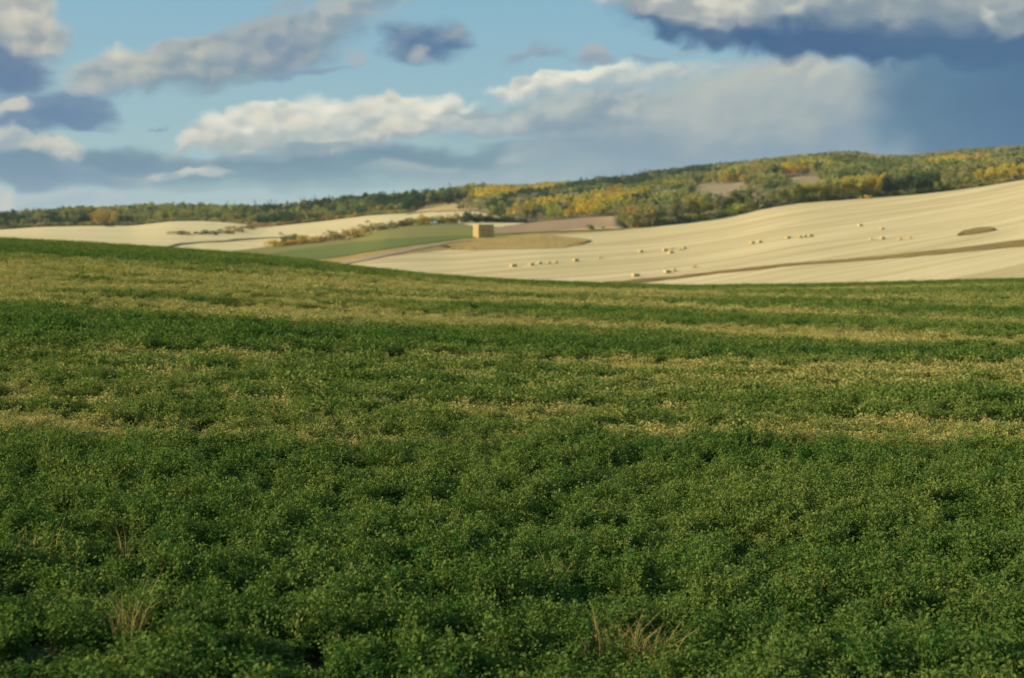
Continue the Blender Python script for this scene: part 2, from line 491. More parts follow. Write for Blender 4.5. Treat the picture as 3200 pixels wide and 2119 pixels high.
strip('stubble_sliver', mid, M_stub_far, 1050, 1221, [(1050, 517.8), (1060, 517), (1130, 515.2), (1221, 516.4)],
      [(1050, 518.2), (1070, 519), (1098, 524), (1140, 527), (1158, 526), (1190, 521), (1221, 516.7)], 0.15, 80)
strip('ploughed_field', mid, M_tilled, 1120, 1440, [(1120, 535), (1145, 527), (1158, 526), (1190, 521), (1221, 516.5), (1340, 504.8), (1425, 499.3), (1440, 520)],
      [(1120, 541), (1150, 540), (1250, 536.5), (1330, 534), (1440, 530)], 0.13, 120)
strip('pale_headland', mid, M_tan, 1290, 1440, [(1290, 534.3), (1340, 529), (1400, 526), (1440, 524.5)], [(1290, 535.2), (1330, 534), (1400, 531.2), (1440, 530)], 0.22, 50, 5)
strip('grass_verge', mid, M_green_dark, 1085, 1440, [(1085, 543.5), (1150, 540), (1250, 536.5), (1330, 534), (1440, 530)],
      [(1085, 549), (1150, 545), (1200, 541.3), (1250, 539), (1330, 536), (1440, 531.5)], 0.2, 90, 5)
# rough grass reaching into the stubble
strip('rough_grass_tongue', stub, M_brown, 1040, 1368, [(1040, 578.2), (1049, 577), (1100, 566), (1180, 552), (1255, 543.2), (1300, 546), (1340, 550.5), (1362, 555), (1368, 557)],
      [(1040, 578.6), (1143, 577.5), (1258, 576.5), (1310, 573), (1345, 566), (1368, 558)], 0.14, 260, 14, 0.5, 1.2)
strip('ditch', stub, M_ditch, 1385, 2560, [(1385, 654), (1440, 651), (1500, 644), (1560, 640.5), (1650, 631), (1720, 623), (1800, 613), (1850, 609), (2000, 596.5), (2150, 580), (2250, 568), (2368, 552), (2560, 530)],
      [(1385, 657), (1440, 658), (1500, 652.5), (1560, 646), (1650, 635), (1720, 629.5), (1800, 619), (1850, 614), (2000, 603.5), (2150, 590.5), (2250, 581), (2368, 570), (2560, 550)], 0.1, 420, 8, 0.3, 0.9)
strip('weedy_patch', stub, M_ditch, 2212, 2304, [(2212, 545), (2230, 535), (2250, 529), (2280, 526), (2304, 532)], [(2212, 546), (2240, 544), (2262, 541.5), (2285, 537), (2304, 533)], 0.1, 90, 10, 0.6, 1.2)
strip('field_margin', left, M_track, 372, 705, [(372, 572.5), (410, 565), (440, 560.3), (480, 557.5), (520, 556), (560, 552.5), (620, 549.5), (705, 546.5)],
      [(372, 575), (410, 568), (440, 562.8), (480, 560), (520, 559), (560, 556), (620, 552), (705, 548.5)], 0.12, 100, 5, 0.3)
strip('far_tan_field', hills, M_tan, 935, 1150, [(935, 494.5), (960, 490), (1000, 482), (1060, 472), (1100, 468), (1150, 467)],
      [(935, 495), (1000, 489.5), (1085, 488), (1150, 486)], 0.4, 90, 14)
strip('upper_clearing', hills, M_clearing, 1806, 1912, [(1806, 418), (1830, 413), (1870, 412), (1912, 419)], [(1806, 446), (1860, 452), (1912, 450)], 0.5, 50, 14)
strip('middle_clearing', hills, M_clearing, 1605, 1740, [(1605, 437), (1650, 430.5), (1700, 430), (1740, 436)], [(1605, 474), (1670, 474), (1740, 468)], 0.5, 50, 14)

# distant ridges and the lowland sheet
for pts, Yd in (([(-2600, 470), (-900, 484), (-300, 489), (0, 488.5), (60, 487), (110, 486.5), (160, 488), (420, 500), (700, 505)], 8200.),
                ([(2150, 380), (2250, 360), (2330, 348), (2368, 340), (2480, 326), (2800, 318), (3400, 330), (4200, 380)], 5200.)):
    a = np.array(pts, float)
    px = np.linspace(a[0, 0], a[-1, 0], 260)
    py = np.interp(px, a[:, 0], a[:, 1]) + 1.6 * (fbm(px / 14, px * 0, 3, 4) - .5)
    rows = []
    for k, (fy, q) in enumerate(((0.8, -60), (0.93, 0.7), (1.0, 1.0), (1.1, 0.6))):
        X, Y, Z = P(px, py, np.full_like(px, Yd))
        zz = np.full_like(px, -60.0) if q < 0 else Z * q - 60 * (1 - q)
        rows.append(np.stack([X * fy, Y * fy, zz], -1))
    V = np.stack(rows)
    tag(link('distant_ridge', mesh_np('distant_ridge', V.reshape(-1, 3), grid_faces(4, len(px)), [M_distant], True)), kind='structure')
q = np.linspace(-9400, 9400, 41)
gx, gy = np.meshgrid(q, q)
tag(link('ground', mesh_np('ground', np.stack([gx, gy, 0 * gx - 60], -1).reshape(-1, 3), grid_faces(41, 41), [M_base])), kind='structure')

# ------------------------------------------------------------------ plants of the near field
def leaf_quads(c, d, n, L, W, fold=0.0):
    """diamond leaves at centre c, pointing along d, lying across n"""
    d = d / np.linalg.norm(d, axis=1, keepdims=True)
    s = np.cross(d, n); s /= np.maximum(np.linalg.norm(s, axis=1, keepdims=True), 1e-6)
    L = np.asarray(L).reshape(-1, 1); W = np.asarray(W).reshape(-1, 1)
    v = np.stack([c - d * L * .5, c + s * W * .5 + d * L * .06, c + d * L * .5, c - s * W * .5 + d * L * .06], 1)
    return v


def rand_dirs(n, up=0.3, g=rng):
    v = g.normal(size=(n, 3)); v /= np.linalg.norm(v, axis=1, keepdims=True)
    v[:, 2] += up
    return v / np.linalg.norm(v, axis=1, keepdims=True)


def alfalfa_proto(name, nstem, nleaf, rad, h, L, mat, stems=True):
    V = []; A = []
    for s in range(nstem):
        a = rng.uniform(0, 2 * math.pi); r = rad * math.sqrt(rng.uniform())
        lean = rng.uniform(0.05, 0.36)
        hh = h * rng.uniform(0.6, 1.15)
        base = np.array([r * math.cos(a), r * math.sin(a), 0]) * 0.55
        tip = base + np.array([math.cos(a) * lean * hh, math.sin(a) * lean * hh, hh])
        k = rng.beta(2.4, 1.2, nleaf)
        c = base + (tip - base) * k[:, None] + rng.normal(0, L * 0.95, (nleaf, 3)) * np.array([1, 1, .7])
        c[:, 2] = np.maximum(c[:, 2], 0.01)
        d = rand_dirs(nleaf, 0.25); n = rand_dirs(nleaf, 0.9)
        V.append(leaf_quads(c, d, n, L * rng.uniform(.7, 1.3, nleaf), L * .62 * rng.uniform(.7, 1.3, nleaf)))
        sv = rng.uniform(-0.36, 0.36)
        A.append(np.repeat(np.clip(0.5 + sv + rng.normal(0, .16, nleaf), 0, 1), 4))
        if stems:
            w = 0.003
            nn = np.array([[1.0, 0.3, 0]]); dd = (tip - base)[None]
            V.append(leaf_quads((base + tip)[None] / 2, dd, nn, [np.linalg.norm(dd)], [w * 2])); A.append(np.full(4, 0.85))
    V = np.concatenate(V).reshape(-1, 3); A = np.concatenate(A)
    me = mesh_np(name, V, np.arange(len(V)).reshape(-1, 4), [mat], False, {'lv': ('FLOAT', A)})
    return bpy.data.objects.new(name, me)


def straw_verts(nb, rad, h, w):
    V = []; A = []
    for s in range(nb):
        a = rng.uniform(0, 2 * math.pi); r = rad * math.sqrt(rng.uniform())
        b = np.array([r * math.cos(a), r * math.sin(a), 0.0])
        hh = h * rng.uniform(.45, 1.15)
        ln = rng.normal(0, .38, 2)
        m_ = b + np.array([ln[0] * hh * .35, ln[1] * hh * .35, hh * .6])
        t_ = b + np.array([ln[0] * hh, ln[1] * hh, hh * rng.uniform(.8, 1.0)])
        q = rng.uniform(0, 2 * math.pi); o = np.array([math.cos(q), math.sin(q), 0]) * w
        V += [b - o, b + o, m_ + o * .8, m_ - o * .8, m_ - o * .8, m_ + o * .8, t_ + o * .12, t_ - o * .12]
        A += [rng.uniform(.2, .9)] * 8
    return np.array(V), np.array(A)


def straw_proto(name, nb, rad, h, w, mat):
    V, A = straw_verts(nb, rad, h, w)
    return bpy.data.objects.new(name, mesh_np(name, V, np.arange(len(V)).reshape(-1, 4), [mat], False, {'lv': ('FLOAT', A)}))


m, t, out = material('alfalfa_leaf')
lv = t.attr('lv')['Fac']; dry = t.attr('dry', 'INSTANCER')['Fac']; tone = t.attr('tone', 'INSTANCER')['Fac']
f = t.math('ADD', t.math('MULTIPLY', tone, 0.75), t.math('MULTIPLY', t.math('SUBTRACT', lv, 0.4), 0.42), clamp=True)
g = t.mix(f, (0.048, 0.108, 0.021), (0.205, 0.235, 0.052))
fd = t.rng(t.math('ADD', dry, t.math('MULTIPLY', t.math('SUBTRACT', lv, 0.5), 0.14)), 0.08, 0.78)
g = t.mix(fd, g, (0.40, 0.335, 0.108))
foliage_shader(t, out, g, 0.30)
M_leaf = m
m, t, out = material('dry_straw_blade')
lv = t.attr('lv')['Fac']; dry = t.attr('dry', 'INSTANCER')['Fac']
g = t.mix(lv, (0.24, 0.21, 0.06), (0.42, 0.34, 0.12))
foliage_shader(t, out, g, 0.25)
M_blade = m

PROTO = bpy.data.collections.new('crop_prototypes')
pro = []
for k in range(5):
    pro.append(alfalfa_proto('p%02d_near' % k, 11, 34, 0.075, 0.28, 0.0255, M_leaf))
for k in range(3):
    pro.append(straw_proto('p%02d_straw' % (5 + k), 46, 0.13, 0.26, 0.0022, M_blade))
for k in range(4):
    pro.append(alfalfa_proto('p%02d_mid' % (8 + k), 22, 16, 0.26, 0.25, 0.045, M_leaf, False))
for k in range(2):
    pro.append(straw_proto('p%02d_midstraw' % (12 + k), 60, 0.30, 0.22, 0.006, M_blade))
for k in range(4):
    pro.append(alfalfa_proto('p%02d_far' % (14 + k), 26, 11, 0.55, 0.22, 0.085, M_leaf, False))
for k in range(2):
    pro.append(straw_proto('p%02d_farstraw' % (18 + k), 70, 0.60, 0.18, 0.013, M_blade))
for o in pro:
    PROTO.objects.link(o)


def instancer(name, coll):
    ng = bpy.data.node_groups.new(name, 'GeometryNodeTree')
    ng.interface.new_socket('Geometry', in_out='INPUT', socket_type='NodeSocketGeometry')
    ng.interface.new_socket('Geometry', in_out='OUTPUT', socket_type='NodeSocketGeometry')
    n = ng.nodes
    gi = n.new('NodeGroupInput'); go = n.new('NodeGroupOutput')
    ip = n.new('GeometryNodeInstanceOnPoints')
    ci = n.new('GeometryNodeCollectionInfo'); ci.inputs['Collection'].default_value = coll
    ci.inputs['Separate Children'].default_value = True; ci.inputs['Reset Children'].default_value = True
    ip.inputs['Pick Instance'].default_value = True

    def na(nm, ty):
        x = n.new('GeometryNodeInputNamedAttribute'); x.data_type = ty; x.inputs[0].default_value = nm
        return x.outputs[0]
    L = ng.links
    L.new(gi.outputs[0], ip.inputs['Points']); L.new(ci.outputs[0], ip.inputs['Instance'])
    L.new(na('pidx', 'INT'), ip.inputs['Instance Index'])
    e2r = n.new('FunctionNodeEulerToRotation')
    L.new(na('rot', 'FLOAT_VECTOR'), e2r.inputs[0]); L.new(e2r.outputs[0], ip.inputs['Rotation'])
    L.new(na('scl', 'FLOAT_VECTOR'), ip.inputs['Scale'])
    L.new(ip.outputs[0], go.inputs[0])
    return ng


def scatter_wedge(n, y0, y1, margin=3.0, half=0.40):
    """uniform over the ground inside a wedge opening away from the field edge"""
    a0 = lambda Y: half * Y + margin
    Y = []
    while sum(len(q) for q in Y) < n:
        c = rng.uniform(y0, y1, n)
        Y.append(c[rng.uniform(0, a0(y1), n) < a0(c)])
    Y = np.concatenate(Y)[:n]
    X = rng.uniform(-1, 1, n) * a0(Y)
    return X, Y


PT = {'co': [], 'pidx': [], 'rot': [], 'scl': [], 'dry': [], 'tone': []}


def plants(n, y0, y1, green, straw, base_h, spread, fade_in=None, fade_out=None, margin=8.0):
    X, Y = scatter_wedge(n, y0, y1, margin)
    keep = np.ones(n, bool)
    if fade_in: keep &= rng.uniform(size=n) < sstep(*fade_in, Y)
    if fade_out: keep &= rng.uniform(size=n) > sstep(*fade_out, Y)
    X, Y = X[keep], Y[keep]
    Z = zfield(X, Y)
    d, tn = field_state(X, Y, Z)
    k = len(X)
    hn = .30 * fbm(X / .95, Y / .9, 61, 3) + .70 * fbm(X / .27, Y / .27, 63, 2)
    hn2 = fbm(X / 4.5, Y / 3.5, 67, 3)
    keep = rng.uniform(size=k) < (0.36 + 0.64 * sstep(0.36, 0.54, hn)) * (1 - 0.35 * d)
    h = base_h * (0.50 + 0.58 * sstep(0.32, 0.66, hn) + 0.12 * (hn2 - 0.4)) * (1 - 0.45 * d) * rng.uniform(.68, 1.3, k)
    isdry = rng.uniform(size=k) < np.clip(d * .8 - 0.38, 0.005, 0.4)
    idx = np.where(isdry, rng.choice(straw, k), rng.choice(green, k))
    h = np.where(isdry, h * 1.15, h)
    w = spread * rng.uniform(.8, 1.25, k)
    rot = np.stack([rng.normal(0, .13, k), rng.normal(0, .13, k), rng.uniform(0, 6.283, k)], -1)
    tn = np.clip(tn + rng.normal(0, .17, k) + .5 * (fbm(X / .5, Y / .4, 71, 2) - .5), 0, 1)
    S = np.stack([w, w, h], -1)
    C = np.stack([X, Y, Z - 0.01], -1)
    for nm, v in (('co', C), ('pidx', idx), ('rot', rot), ('scl', S), ('dry', d), ('tone', tn)):
        PT[nm].append(v[keep])


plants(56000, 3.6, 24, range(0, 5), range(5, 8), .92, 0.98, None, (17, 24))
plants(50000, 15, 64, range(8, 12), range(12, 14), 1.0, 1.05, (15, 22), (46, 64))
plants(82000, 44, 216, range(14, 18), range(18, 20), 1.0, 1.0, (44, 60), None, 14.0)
C = np.concatenate(PT['co'])
me = mesh_np('alfalfa_plants', C, None, [], False, {
    'pidx': ('INT', np.concatenate(PT['pidx'])), 'rot': ('FLOAT_VECTOR', np.concatenate(PT['rot'])),
    'scl': ('FLOAT_VECTOR', np.concatenate(PT['scl'])), 'dry': ('FLOAT', np.concatenate(PT['dry'])), 'tone': ('FLOAT', np.concatenate(PT['tone']))})
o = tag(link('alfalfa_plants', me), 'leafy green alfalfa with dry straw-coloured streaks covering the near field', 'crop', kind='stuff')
md = o.modifiers.new('scatter', 'NODES'); md.node_group = instancer('crop_scatter', PROTO)

# ------------------------------------------------------------------ trees
m, t, out = material('crown_leaves')            # colour of each tree from the object, leaf-to-leaf variation from the mesh
oi = t.new('ShaderNodeObjectInfo')
lv = t.attr('lv')['Fac']
c = t.mix(t.rng(lv, 0, 1, 0.55, 1.3, False), (0, 0, 0), oi.outputs['Color'])
v = t.new('ShaderNodeVectorMath', operation='SCALE'); t.put(v.inputs[0], oi.outputs['Color']); t.put(v.inputs['Scale'], t.rng(lv, 0, 1, 0.74, 1.22, False))
foliage_shader(t, out, v.outputs[0], 0.25)
M_crown = m
m, t, out = material('crown_leaves_wood')       # same for the scattered wood, colour stored with each tree
tc = t.attr('tint', 'INSTANCER')['Color']
lv = t.attr('lv')['Fac']
v = t.new('ShaderNodeVectorMath', operation='SCALE'); t.put(v.inputs[0], tc); t.put(v.inputs['Scale'], t.rng(lv, 0, 1, 0.74, 1.22, False))
foliage_shader(t, out, v.outputs[0], 0.25)
M_crown_w = m
m, t, out = material('pale_bark')
n1 = t.noise(t.vmath('MULTIPLY', t.new('ShaderNodeNewGeometry').outputs['Position'], (1, 1, .25)), 3.0, 4)[0]
principled(t, out, t.mix(t.rng(n1, .4, .65), (0.42, 0.38, 0.29), (0.13, 0.11, 0.08)), 0.9)
M_bark = m
m, t, out = material('dark_bark')
n1 = t.noise(t.vmath('MULTIPLY', t.new('ShaderNodeNewGeometry').outputs['Position'], (1, 1, .25)), 3.0, 4)[0]
principled(t, out, t.mix(t.rng(n1, .4, .65), (0.13, 0.10, 0.07), (0.06, 0.045, 0.03)), 0.9)
M_bark_d = m


def tube(p0, p1, r0, r1, n=6):
    p0 = np.array(p0, float); p1 = np.array(p1, float)
    d = p1 - p0; d /= np.linalg.norm(d)
    a = np.cross(d, [0.31, .95, .1]); a /= np.linalg.norm(a); b = np.cross(d, a)
    th = np.arange(n) * 2 * math.pi / n
    ring = np.cos(th)[:, None] * a + np.sin(th)[:, None] * b
    V = np.vstack([p0 + ring * r0, p1 + ring * r1])
    i = np.arange(n); j = (i + 1) % n
    return V, np.stack([i, j, j + n, i + n], -1)


def trunk_geo(h, r, limbs, g):
    """tapered stem with a bend or two and limbs reaching into the crown"""
    Vs = []; Fs = []; k = 0
    pts = [np.array([0, 0, -0.5])]
    for q in (0.35, 0.62, 0.85):
        pts.append(np.array([g.normal(0, .018) * h, g.normal(0, .018) * h, h * q]))
    rr = [r, r * .75, r * .5, r * .2]
    segs = [(pts[i], pts[i + 1], rr[i], rr[i + 1]) for i in range(3)]
    for _ in range(limbs):
        q = g.uniform(.35, .75); a = g.uniform(0, 6.283)
        b = np.array([0, 0, h * q])
        e = b + np.array([math.cos(a) * h * .16, math.sin(a) * h * .16, h * g.uniform(.08, .2)])
        segs.append((b, e, r * .4, r * .1))
    for s in segs:
        v, f = tube(*s)
        Vs.append(v); Fs.append(f + k); k += len(v)
    return np.vstack(Vs), np.vstack(Fs)


def crown_geo(kind, nleaf, g):
    """unit tree (height 1): many small leaf clumps through a lumpy volume"""
    if kind == 'aspen':
        nb = 12; lobes = [(g.normal(0, .085), g.normal(0, .085), g.uniform(.36, .86), g.uniform(.075, .14)) for _ in range(nb)] + [(0, 0, .90, .09)]
        size = .036
    elif kind == 'broad':
        lobes = [(g.normal(0, .17), g.normal(0, .17), g.uniform(.28, .78), g.uniform(.12, .2)) for _ in range(13)]
        size = .045
    elif kind == 'spruce':
        lobes = []
        for z in np.linspace(.12, .96, 12):
            rr = .20 * (1 - z) + .015
            for a in range(4 if z < .7 else 2):
                q = g.uniform(0, 6.283); lobes.append((math.cos(q) * rr * .55, math.sin(q) * rr * .55, z, rr * .62 + .012))
        size = .034
    elif kind == 'bare':
        lobes = [(g.normal(0, .11), g.normal(0, .11), g.uniform(.35, .9), g.uniform(.08, .15)) for _ in range(11)]
        size = .03; nleaf = int(nleaf * .45)
    else:  # shrub, wider than tall
        lobes = [(g.normal(0, .36), g.normal(0, .30), g.uniform(.12, .68), g.uniform(.16, .30)) for _ in range(15)]
        size = .085
    lobes = np.array(lobes)
    w = lobes[:, 3] ** 2; w = w / w.sum()
    pick = g.choice(len(lobes), nleaf, p=w)
    dirs = rand_dirs(nleaf, .12, g)
    rad = lobes[pick, 3] * g.uniform(.35, 1.05, nleaf) ** .5 * (1 + .18 * g.normal(size=nleaf))
    c = lobes[pick, :3] + dirs * rad[:, None] * np.array([1, 1, .85])
    c[:, 2] = np.clip(c[:, 2], .02, 1.02)
    n = dirs + g.normal(0, .55, (nleaf, 3))
    d = np.cross(n, rand_dirs(nleaf, 0, g))
    n /= np.linalg.norm(n, axis=1, keepdims=True)
    V = leaf_quads(c, d, n, size * g.uniform(.7, 1.5, nleaf), size * g.uniform(.6, 1.2, nleaf))
    lobev = g.uniform(.25, .75, len(lobes))
    A = np.repeat(np.clip(lobev[pick] + g.normal(0, .16, nleaf), 0, 1), 4)
    return V.reshape(-1, 3), A


KINDS = ('aspen', 'broad', 'spruce', 'bare', 'shrub')
g2 = np.random.default_rng(21)
PROTOS = {}
for kd in KINDS:
    PROTOS[kd] = []
    for k in range(4):
        V, A = crown_geo(kd, {'aspen': 900, 'broad': 1100, 'spruce': 900, 'bare': 900, 'shrub': 700}[kd], g2)
        cm = mesh_np('crown', V, np.arange(len(V)).reshape(-1, 4), [M_crown], False, {'lv': ('FLOAT', A)})
        if kd == 'shrub':
            parts = [trunk_geo(.5, .03, 5, g2)]
        else:
            parts = [trunk_geo(.98 if kd != 'broad' else .75, .0115 if kd != 'broad' else .018, 6, g2)]
        tm = mesh_np('trunk', parts[0][0], parts[0][1], [M_bark if kd in ('aspen', 'bare') else M_bark_d], True)
        PROTOS[kd].append((cm, tm))

NAME = {'aspen': 'aspen_tree', 'broad': 'broadleaf_tree', 'spruce': 'spruce_tree', 'bare': 'thinning_tree', 'shrub': 'shrub'}
FIRST = {}


def plant_tree(kd, loc, h, w, color, label, cat, group=None, var=None):
    """the first of each variant is built, every further one copied with its parts"""
    k = var if var is not None else random.randrange(4)
    key = (kd, k)
    if key not in FIRST:
        e = bpy.data.objects.new(NAME[kd], None); COL.objects.link(e)
        tr = link('trunk' if kd != 'shrub' else 'stems', PROTOS[kd][k][1], e)
        cr = link('crown' if kd != 'shrub' else 'foliage', PROTOS[kd][k][0], e)
        FIRST[key] = e
    else:
        s = FIRST[key]
        e = s.copy(); COL.objects.link(e)
        for ch in s.children:
            c = ch.copy(); c.parent = e; COL.objects.link(c)
        if 'group' in e: del e['group']
    e.empty_display_size = 0.5
    e.location = loc; e.scale = (w, w * .92, h); e.rotation_euler = (0, 0, random.uniform(0, 6.28))
    for ch in e.children:
        ch.color = (*color, 1)
    tag(e, label, cat, group)
    return e


def jitter(c, a=0.16):
    k = 1 + random.uniform(-a, a)
    return tuple(max(0.005, x * k * (1 + random.uniform(-.08, .08))) for x in c)


GOLD = (0.56, 0.39, 0.055); YELLOW = (0.48, 0.38, 0.075); YGREEN = (0.35, 0.33, 0.075); OLIVE = (0.28, 0.26, 0.085); GREEN = (0.18, 0.205, 0.07)
DARK = (0.066, 0.10, 0.046); GREY = (0.36, 0.31, 0.20); ORANGE = (0.48, 0.29, 0.085); TANC = (0.34, 0.27, 0.10); MAROON = (0.13, 0.08, 0.05); PINE = (0.056, 0.092, 0.046)

# the edge of the wood above the stubble: (x0, x1, height in picture px, [(kind, colour)], rows, spacing px, label)
EDGE = [
    (1421, 1474, 52, [('broad', OLIVE), ('bare', GREY), ('broad', GREEN)], 1, 11, 'small olive tree at the left tip of the wood, beside the brown tilled field', 0),
    (1436, 1478, 48, [('aspen', GOLD), ('broad', ORANGE)], 1, 12, 'orange and yellow tree behind the left tip of the wood', 9),
    (1476, 1560, 66, [('aspen', OLIVE), ('aspen', GREEN), ('bare', GREY), ('broad', OLIVE)], 2, 11, 'tall olive aspen with pale trunk on the left part of the wood edge', 0),
    (1556, 1640, 66, [('aspen', OLIVE), ('aspen', GREEN), ('aspen', YGREEN), ('bare', GREY)], 2, 11, 'tall green aspen with bare white trunk on the lower wood edge', 0),
    (1640, 1735, 60, [('aspen', GREEN), ('aspen', OLIVE), ('broad', DARK), ('bare', GREY)], 2, 12, 'green aspen behind the yellow green bushes on the wood edge', 3),
    (1730, 1850, 54, [('broad', OLIVE), ('bare', TANC), ('broad', GREEN), ('bare', GREY)], 2, 13, 'thin greyish olive tree where the wood edge bends uphill', 0),
    (1850, 1958, 52, [('broad', YGREEN), ('aspen', YGREEN), ('broad', OLIVE)], 2, 12, 'yellow green tree left of the golden clump on the wood edge', 0),
    (1953, 2046, 55, [('aspen', GOLD), ('broad', YELLOW), ('broad', YGREEN)], 2, 13, 'golden yellow tree just left of the dark green trees', 1),
    (2046, 2160, 53, [('broad', DARK), ('broad', GREEN), ('broad', (0.05, .085, .03))], 2, 15, 'dark green rounded tree beside the golden clump on the wood edge', 1),
    (2166, 2262, 30, [('broad', GREEN), ('broad', OLIVE)], 2, 12, 'low olive green tree between the dark trees and the golden trees', 0),
    (2262, 2480, 42, [('broad', GOLD), ('aspen', GOLD), ('broad', YELLOW)], 2, 14, 'bright golden tree at the right-hand end of the wood edge', 1),
]
for x0, x1, hp, opts, rows, sp, label, back in EDGE:
    for r in range(rows):
        x = x0 + r * sp * .5
        while x < x1:
            px = x + random.uniform(-.25, .25) * sp
            yb = np.interp(px, [q[0] for q in WNEAR], [q[1] for q in WNEAR])
            py = yb - 0.6 - 2.2 * r - back - random.uniform(0, 1.0)
            X, Y, Z = (float(q) for q in hills.on(px, py))
            kd, c = random.choice(opts)
            h = hp * random.uniform(.72, 1.06) * Y / FPX
            w = h * {'aspen': 1.0, 'broad': .95, 'bare': 1.0}[kd] * random.uniform(.85, 1.15)
            plant_tree(kd, (X, Y, Z - .2), h, w, jitter(c), label, 'tree', 'trees: ' + label)
            x += sp
BUSHES = [  # px, base y, height px, width px, colour, band, label
    (1584, 514, 15, 26, YGREEN, hills, 'yellow green bush under white trunks at the wood edge'),
    (1682, 500, 22, 30, YGREEN, hills, 'left one of two rounded yellow green bushes on the wood edge'),
    (1712, 494.5, 24, 32, (.23, .22, .04), hills, 'right one of two rounded yellow green bushes on the wood edge'),
    (1640, 507, 12, 24, TANC, hills, 'low rusty tan bush along the wood edge'),
    (1772, 480.5, 14, 30, MAROON, hills, 'dark brown bush where the wood edge bends uphill'),
    (2163, 441, 20, 15, GOLD, hills, 'small golden bush right of the dark green trees'),
    (1990, 460, 11, 30, ORANGE, hills, 'low orange bush beneath the golden clump'),
    (1365, 531, 13, 17, (.075, .10, .03), mid, 'dark green bush alone on the edge of the brown tilled field'),
    (1391, 530, 12, 13, GREY, mid, 'thin greyish bush beside the lone dark green bush'),
    (250, 524.6, 11, 15, (.06, .065, .03), left, 'dark bush on its own below the wooded ridge at far left'),
    (422, 544, 10, 38, (.15, .14, .06), left, 'low olive grey bush in the pale stubble hollow at left'),
    (477, 543.5, 13, 36, (.055, .07, .03), left, 'dark green bush in the pale stubble hollow at left'),
    (520, 540, 9, 36, (.20, .13, .06), left, 'reddish brown scrub next to the dark green hollow bush'),
    (552, 537, 14, 38, (.23, .14, .06), left, 'rusty scrub in the middle of the hollow between pale fields'),
    (585, 530.5, 15, 36, (.19, .14, .075), left, 'greyish rusty scrub high in the hollow between pale fields'),
    (612, 525.5, 14, 26, (.27, .16, .06), left, 'orange tinged scrub at the top end of the hollow'),
    (635, 571.5, 17, 32, (.40, .28, .045), left, 'bright yellow bush at the left end of the bush row'),
    (656, 568, 11, 24, (.13, .115, .06), left, 'small dull brown bush right of the bright yellow end bush'),
    (680, 557, 20, 34, (.075, .085, .03), left, 'dark olive bush standing above the yellow bushes'),
    (677, 567, 13, 28, (.38, .22, .05), left, 'low orange bush in front of the dark olive bush'),
    (706, 563, 20, 28, (.34, .25, .06), left, 'yellow tan bush right of the dark olive bush'),
    (731, 560.5, 16, 28, (.36, .20, .065), left, 'orange tan bush near the middle of the bush row'),
    (748, 557, 13, 16, (.15, .125, .085), left, 'small grey brown bush between orange and tan bushes'),
    (770, 554.5, 25, 40, (.26, .20, .07), left, 'large tan bush above the pale strip of the green field'),
    (808, 550, 22, 48, (.29, .21, .07), left, 'wide golden tan bush in the middle of the row'),
    (850, 539, 19, 44, (.24, .19, .07), left, 'dull tan bush climbing the slope of the bush row'),
    (888, 531, 21, 42, (.17, .155, .065), left, 'greyish olive bush left of the maroon bush'),
    (922, 524.5, 17, 27, MAROON, left, 'dark maroon bush in the row above the green field'),
    (952, 521.5, 18, 38, (.21, .19, .06), left, 'olive yellow bush right of the maroon bush'),
    (980, 519, 20, 26, (.36, .24, .045), left, 'golden bush just left of the white car'),
    (1006, 517.2, 21, 34, (.15, .16, .045), left, 'green olive bush right behind the white car'),
    (1036, 516.6, 19, 30, (.24, .18, .06), left, 'orange tan bush between the white car and the dark hedge'),
    (1058, 516.2, 24, 24, (.29, .245, .14), left, 'pale tan leafless tree at the left end of dark hedge'),
    (1077, 515.6, 25, 20, (.06, .075, .03), left, 'tallest dark tree at the left end of the dark hedge'),
    (1098, 515.4, 21, 32, (.055, .065, .028), left, 'dark hedge bush beside the tallest dark tree'),
    (1122, 515.2, 19, 34, (.11, .115, .035), left, 'olive topped hedge bush left of the hedge middle'),
    (1150, 515.2, 17, 36, (.06, .07, .03), left, 'dark bush right at the middle of the hedge'),
    (1178, 515.6, 14, 34, (.055, .068, .03), left, 'dark bush right of the hedge middle'),
    (1206, 516, 11, 32, (.05, .065, .03), left, 'low dark bush at the right end of the hedge'),
]
for px, py, hp, wp, c, bd, label in BUSHES:
    X, Y, Z = (float(q) for q in bd.on(px, py))
    h = hp * Y / FPX; w = wp * Y / FPX / 1.35
    c = tuple(q * 1.5 for q in c)
    plant_tree('shrub', (X, Y, Z - .12), h * 1.3, w * 1.55, c, label, 'tree' if ' tree' in label else 'bush')

# lower growth that closes the row above the green field and the dark hedge
ROW = [b for b in BUSHES if 630 < b[0] < 1070 and b[5] is left]
for a, b in zip(ROW[:-1], ROW[1:]):
    for q in (.35, .7):
        px = a[0] + (b[0] - a[0]) * q; py = a[1] + (b[1] - a[1]) * q
        X, Y, Z = (float(v) for v in left.on(px, py - .4))
        c = tuple((u + v) * .5 * 1.4 for u, v in zip(a[4], b[4]))
        hp = (a[2] + b[2]) * .5 * random.uniform(.6, .85)
        plant_tree('shrub', (X, Y, Z - .12), hp * Y / FPX * 1.2, 20 * Y / FPX, jitter(c), 'low tan and olive bush filling the row between the larger bushes', 'bush', 'low bushes filling the bush row')
for q in range(12):
    px = 1070 + q * 12.5
    X, Y, Z = (float(v) for v in left.on(px, 515.3))
    plant_tree('shrub', (X, Y, Z - .12), random.uniform(.7, 1) * (24 - q) * Y / FPX, 17 * Y / FPX, jitter((.085, .10, .045)), 'dark lower bush inside the hedge behind the pale stubble sliver', 'bush', 'dark bushes inside the hedge')

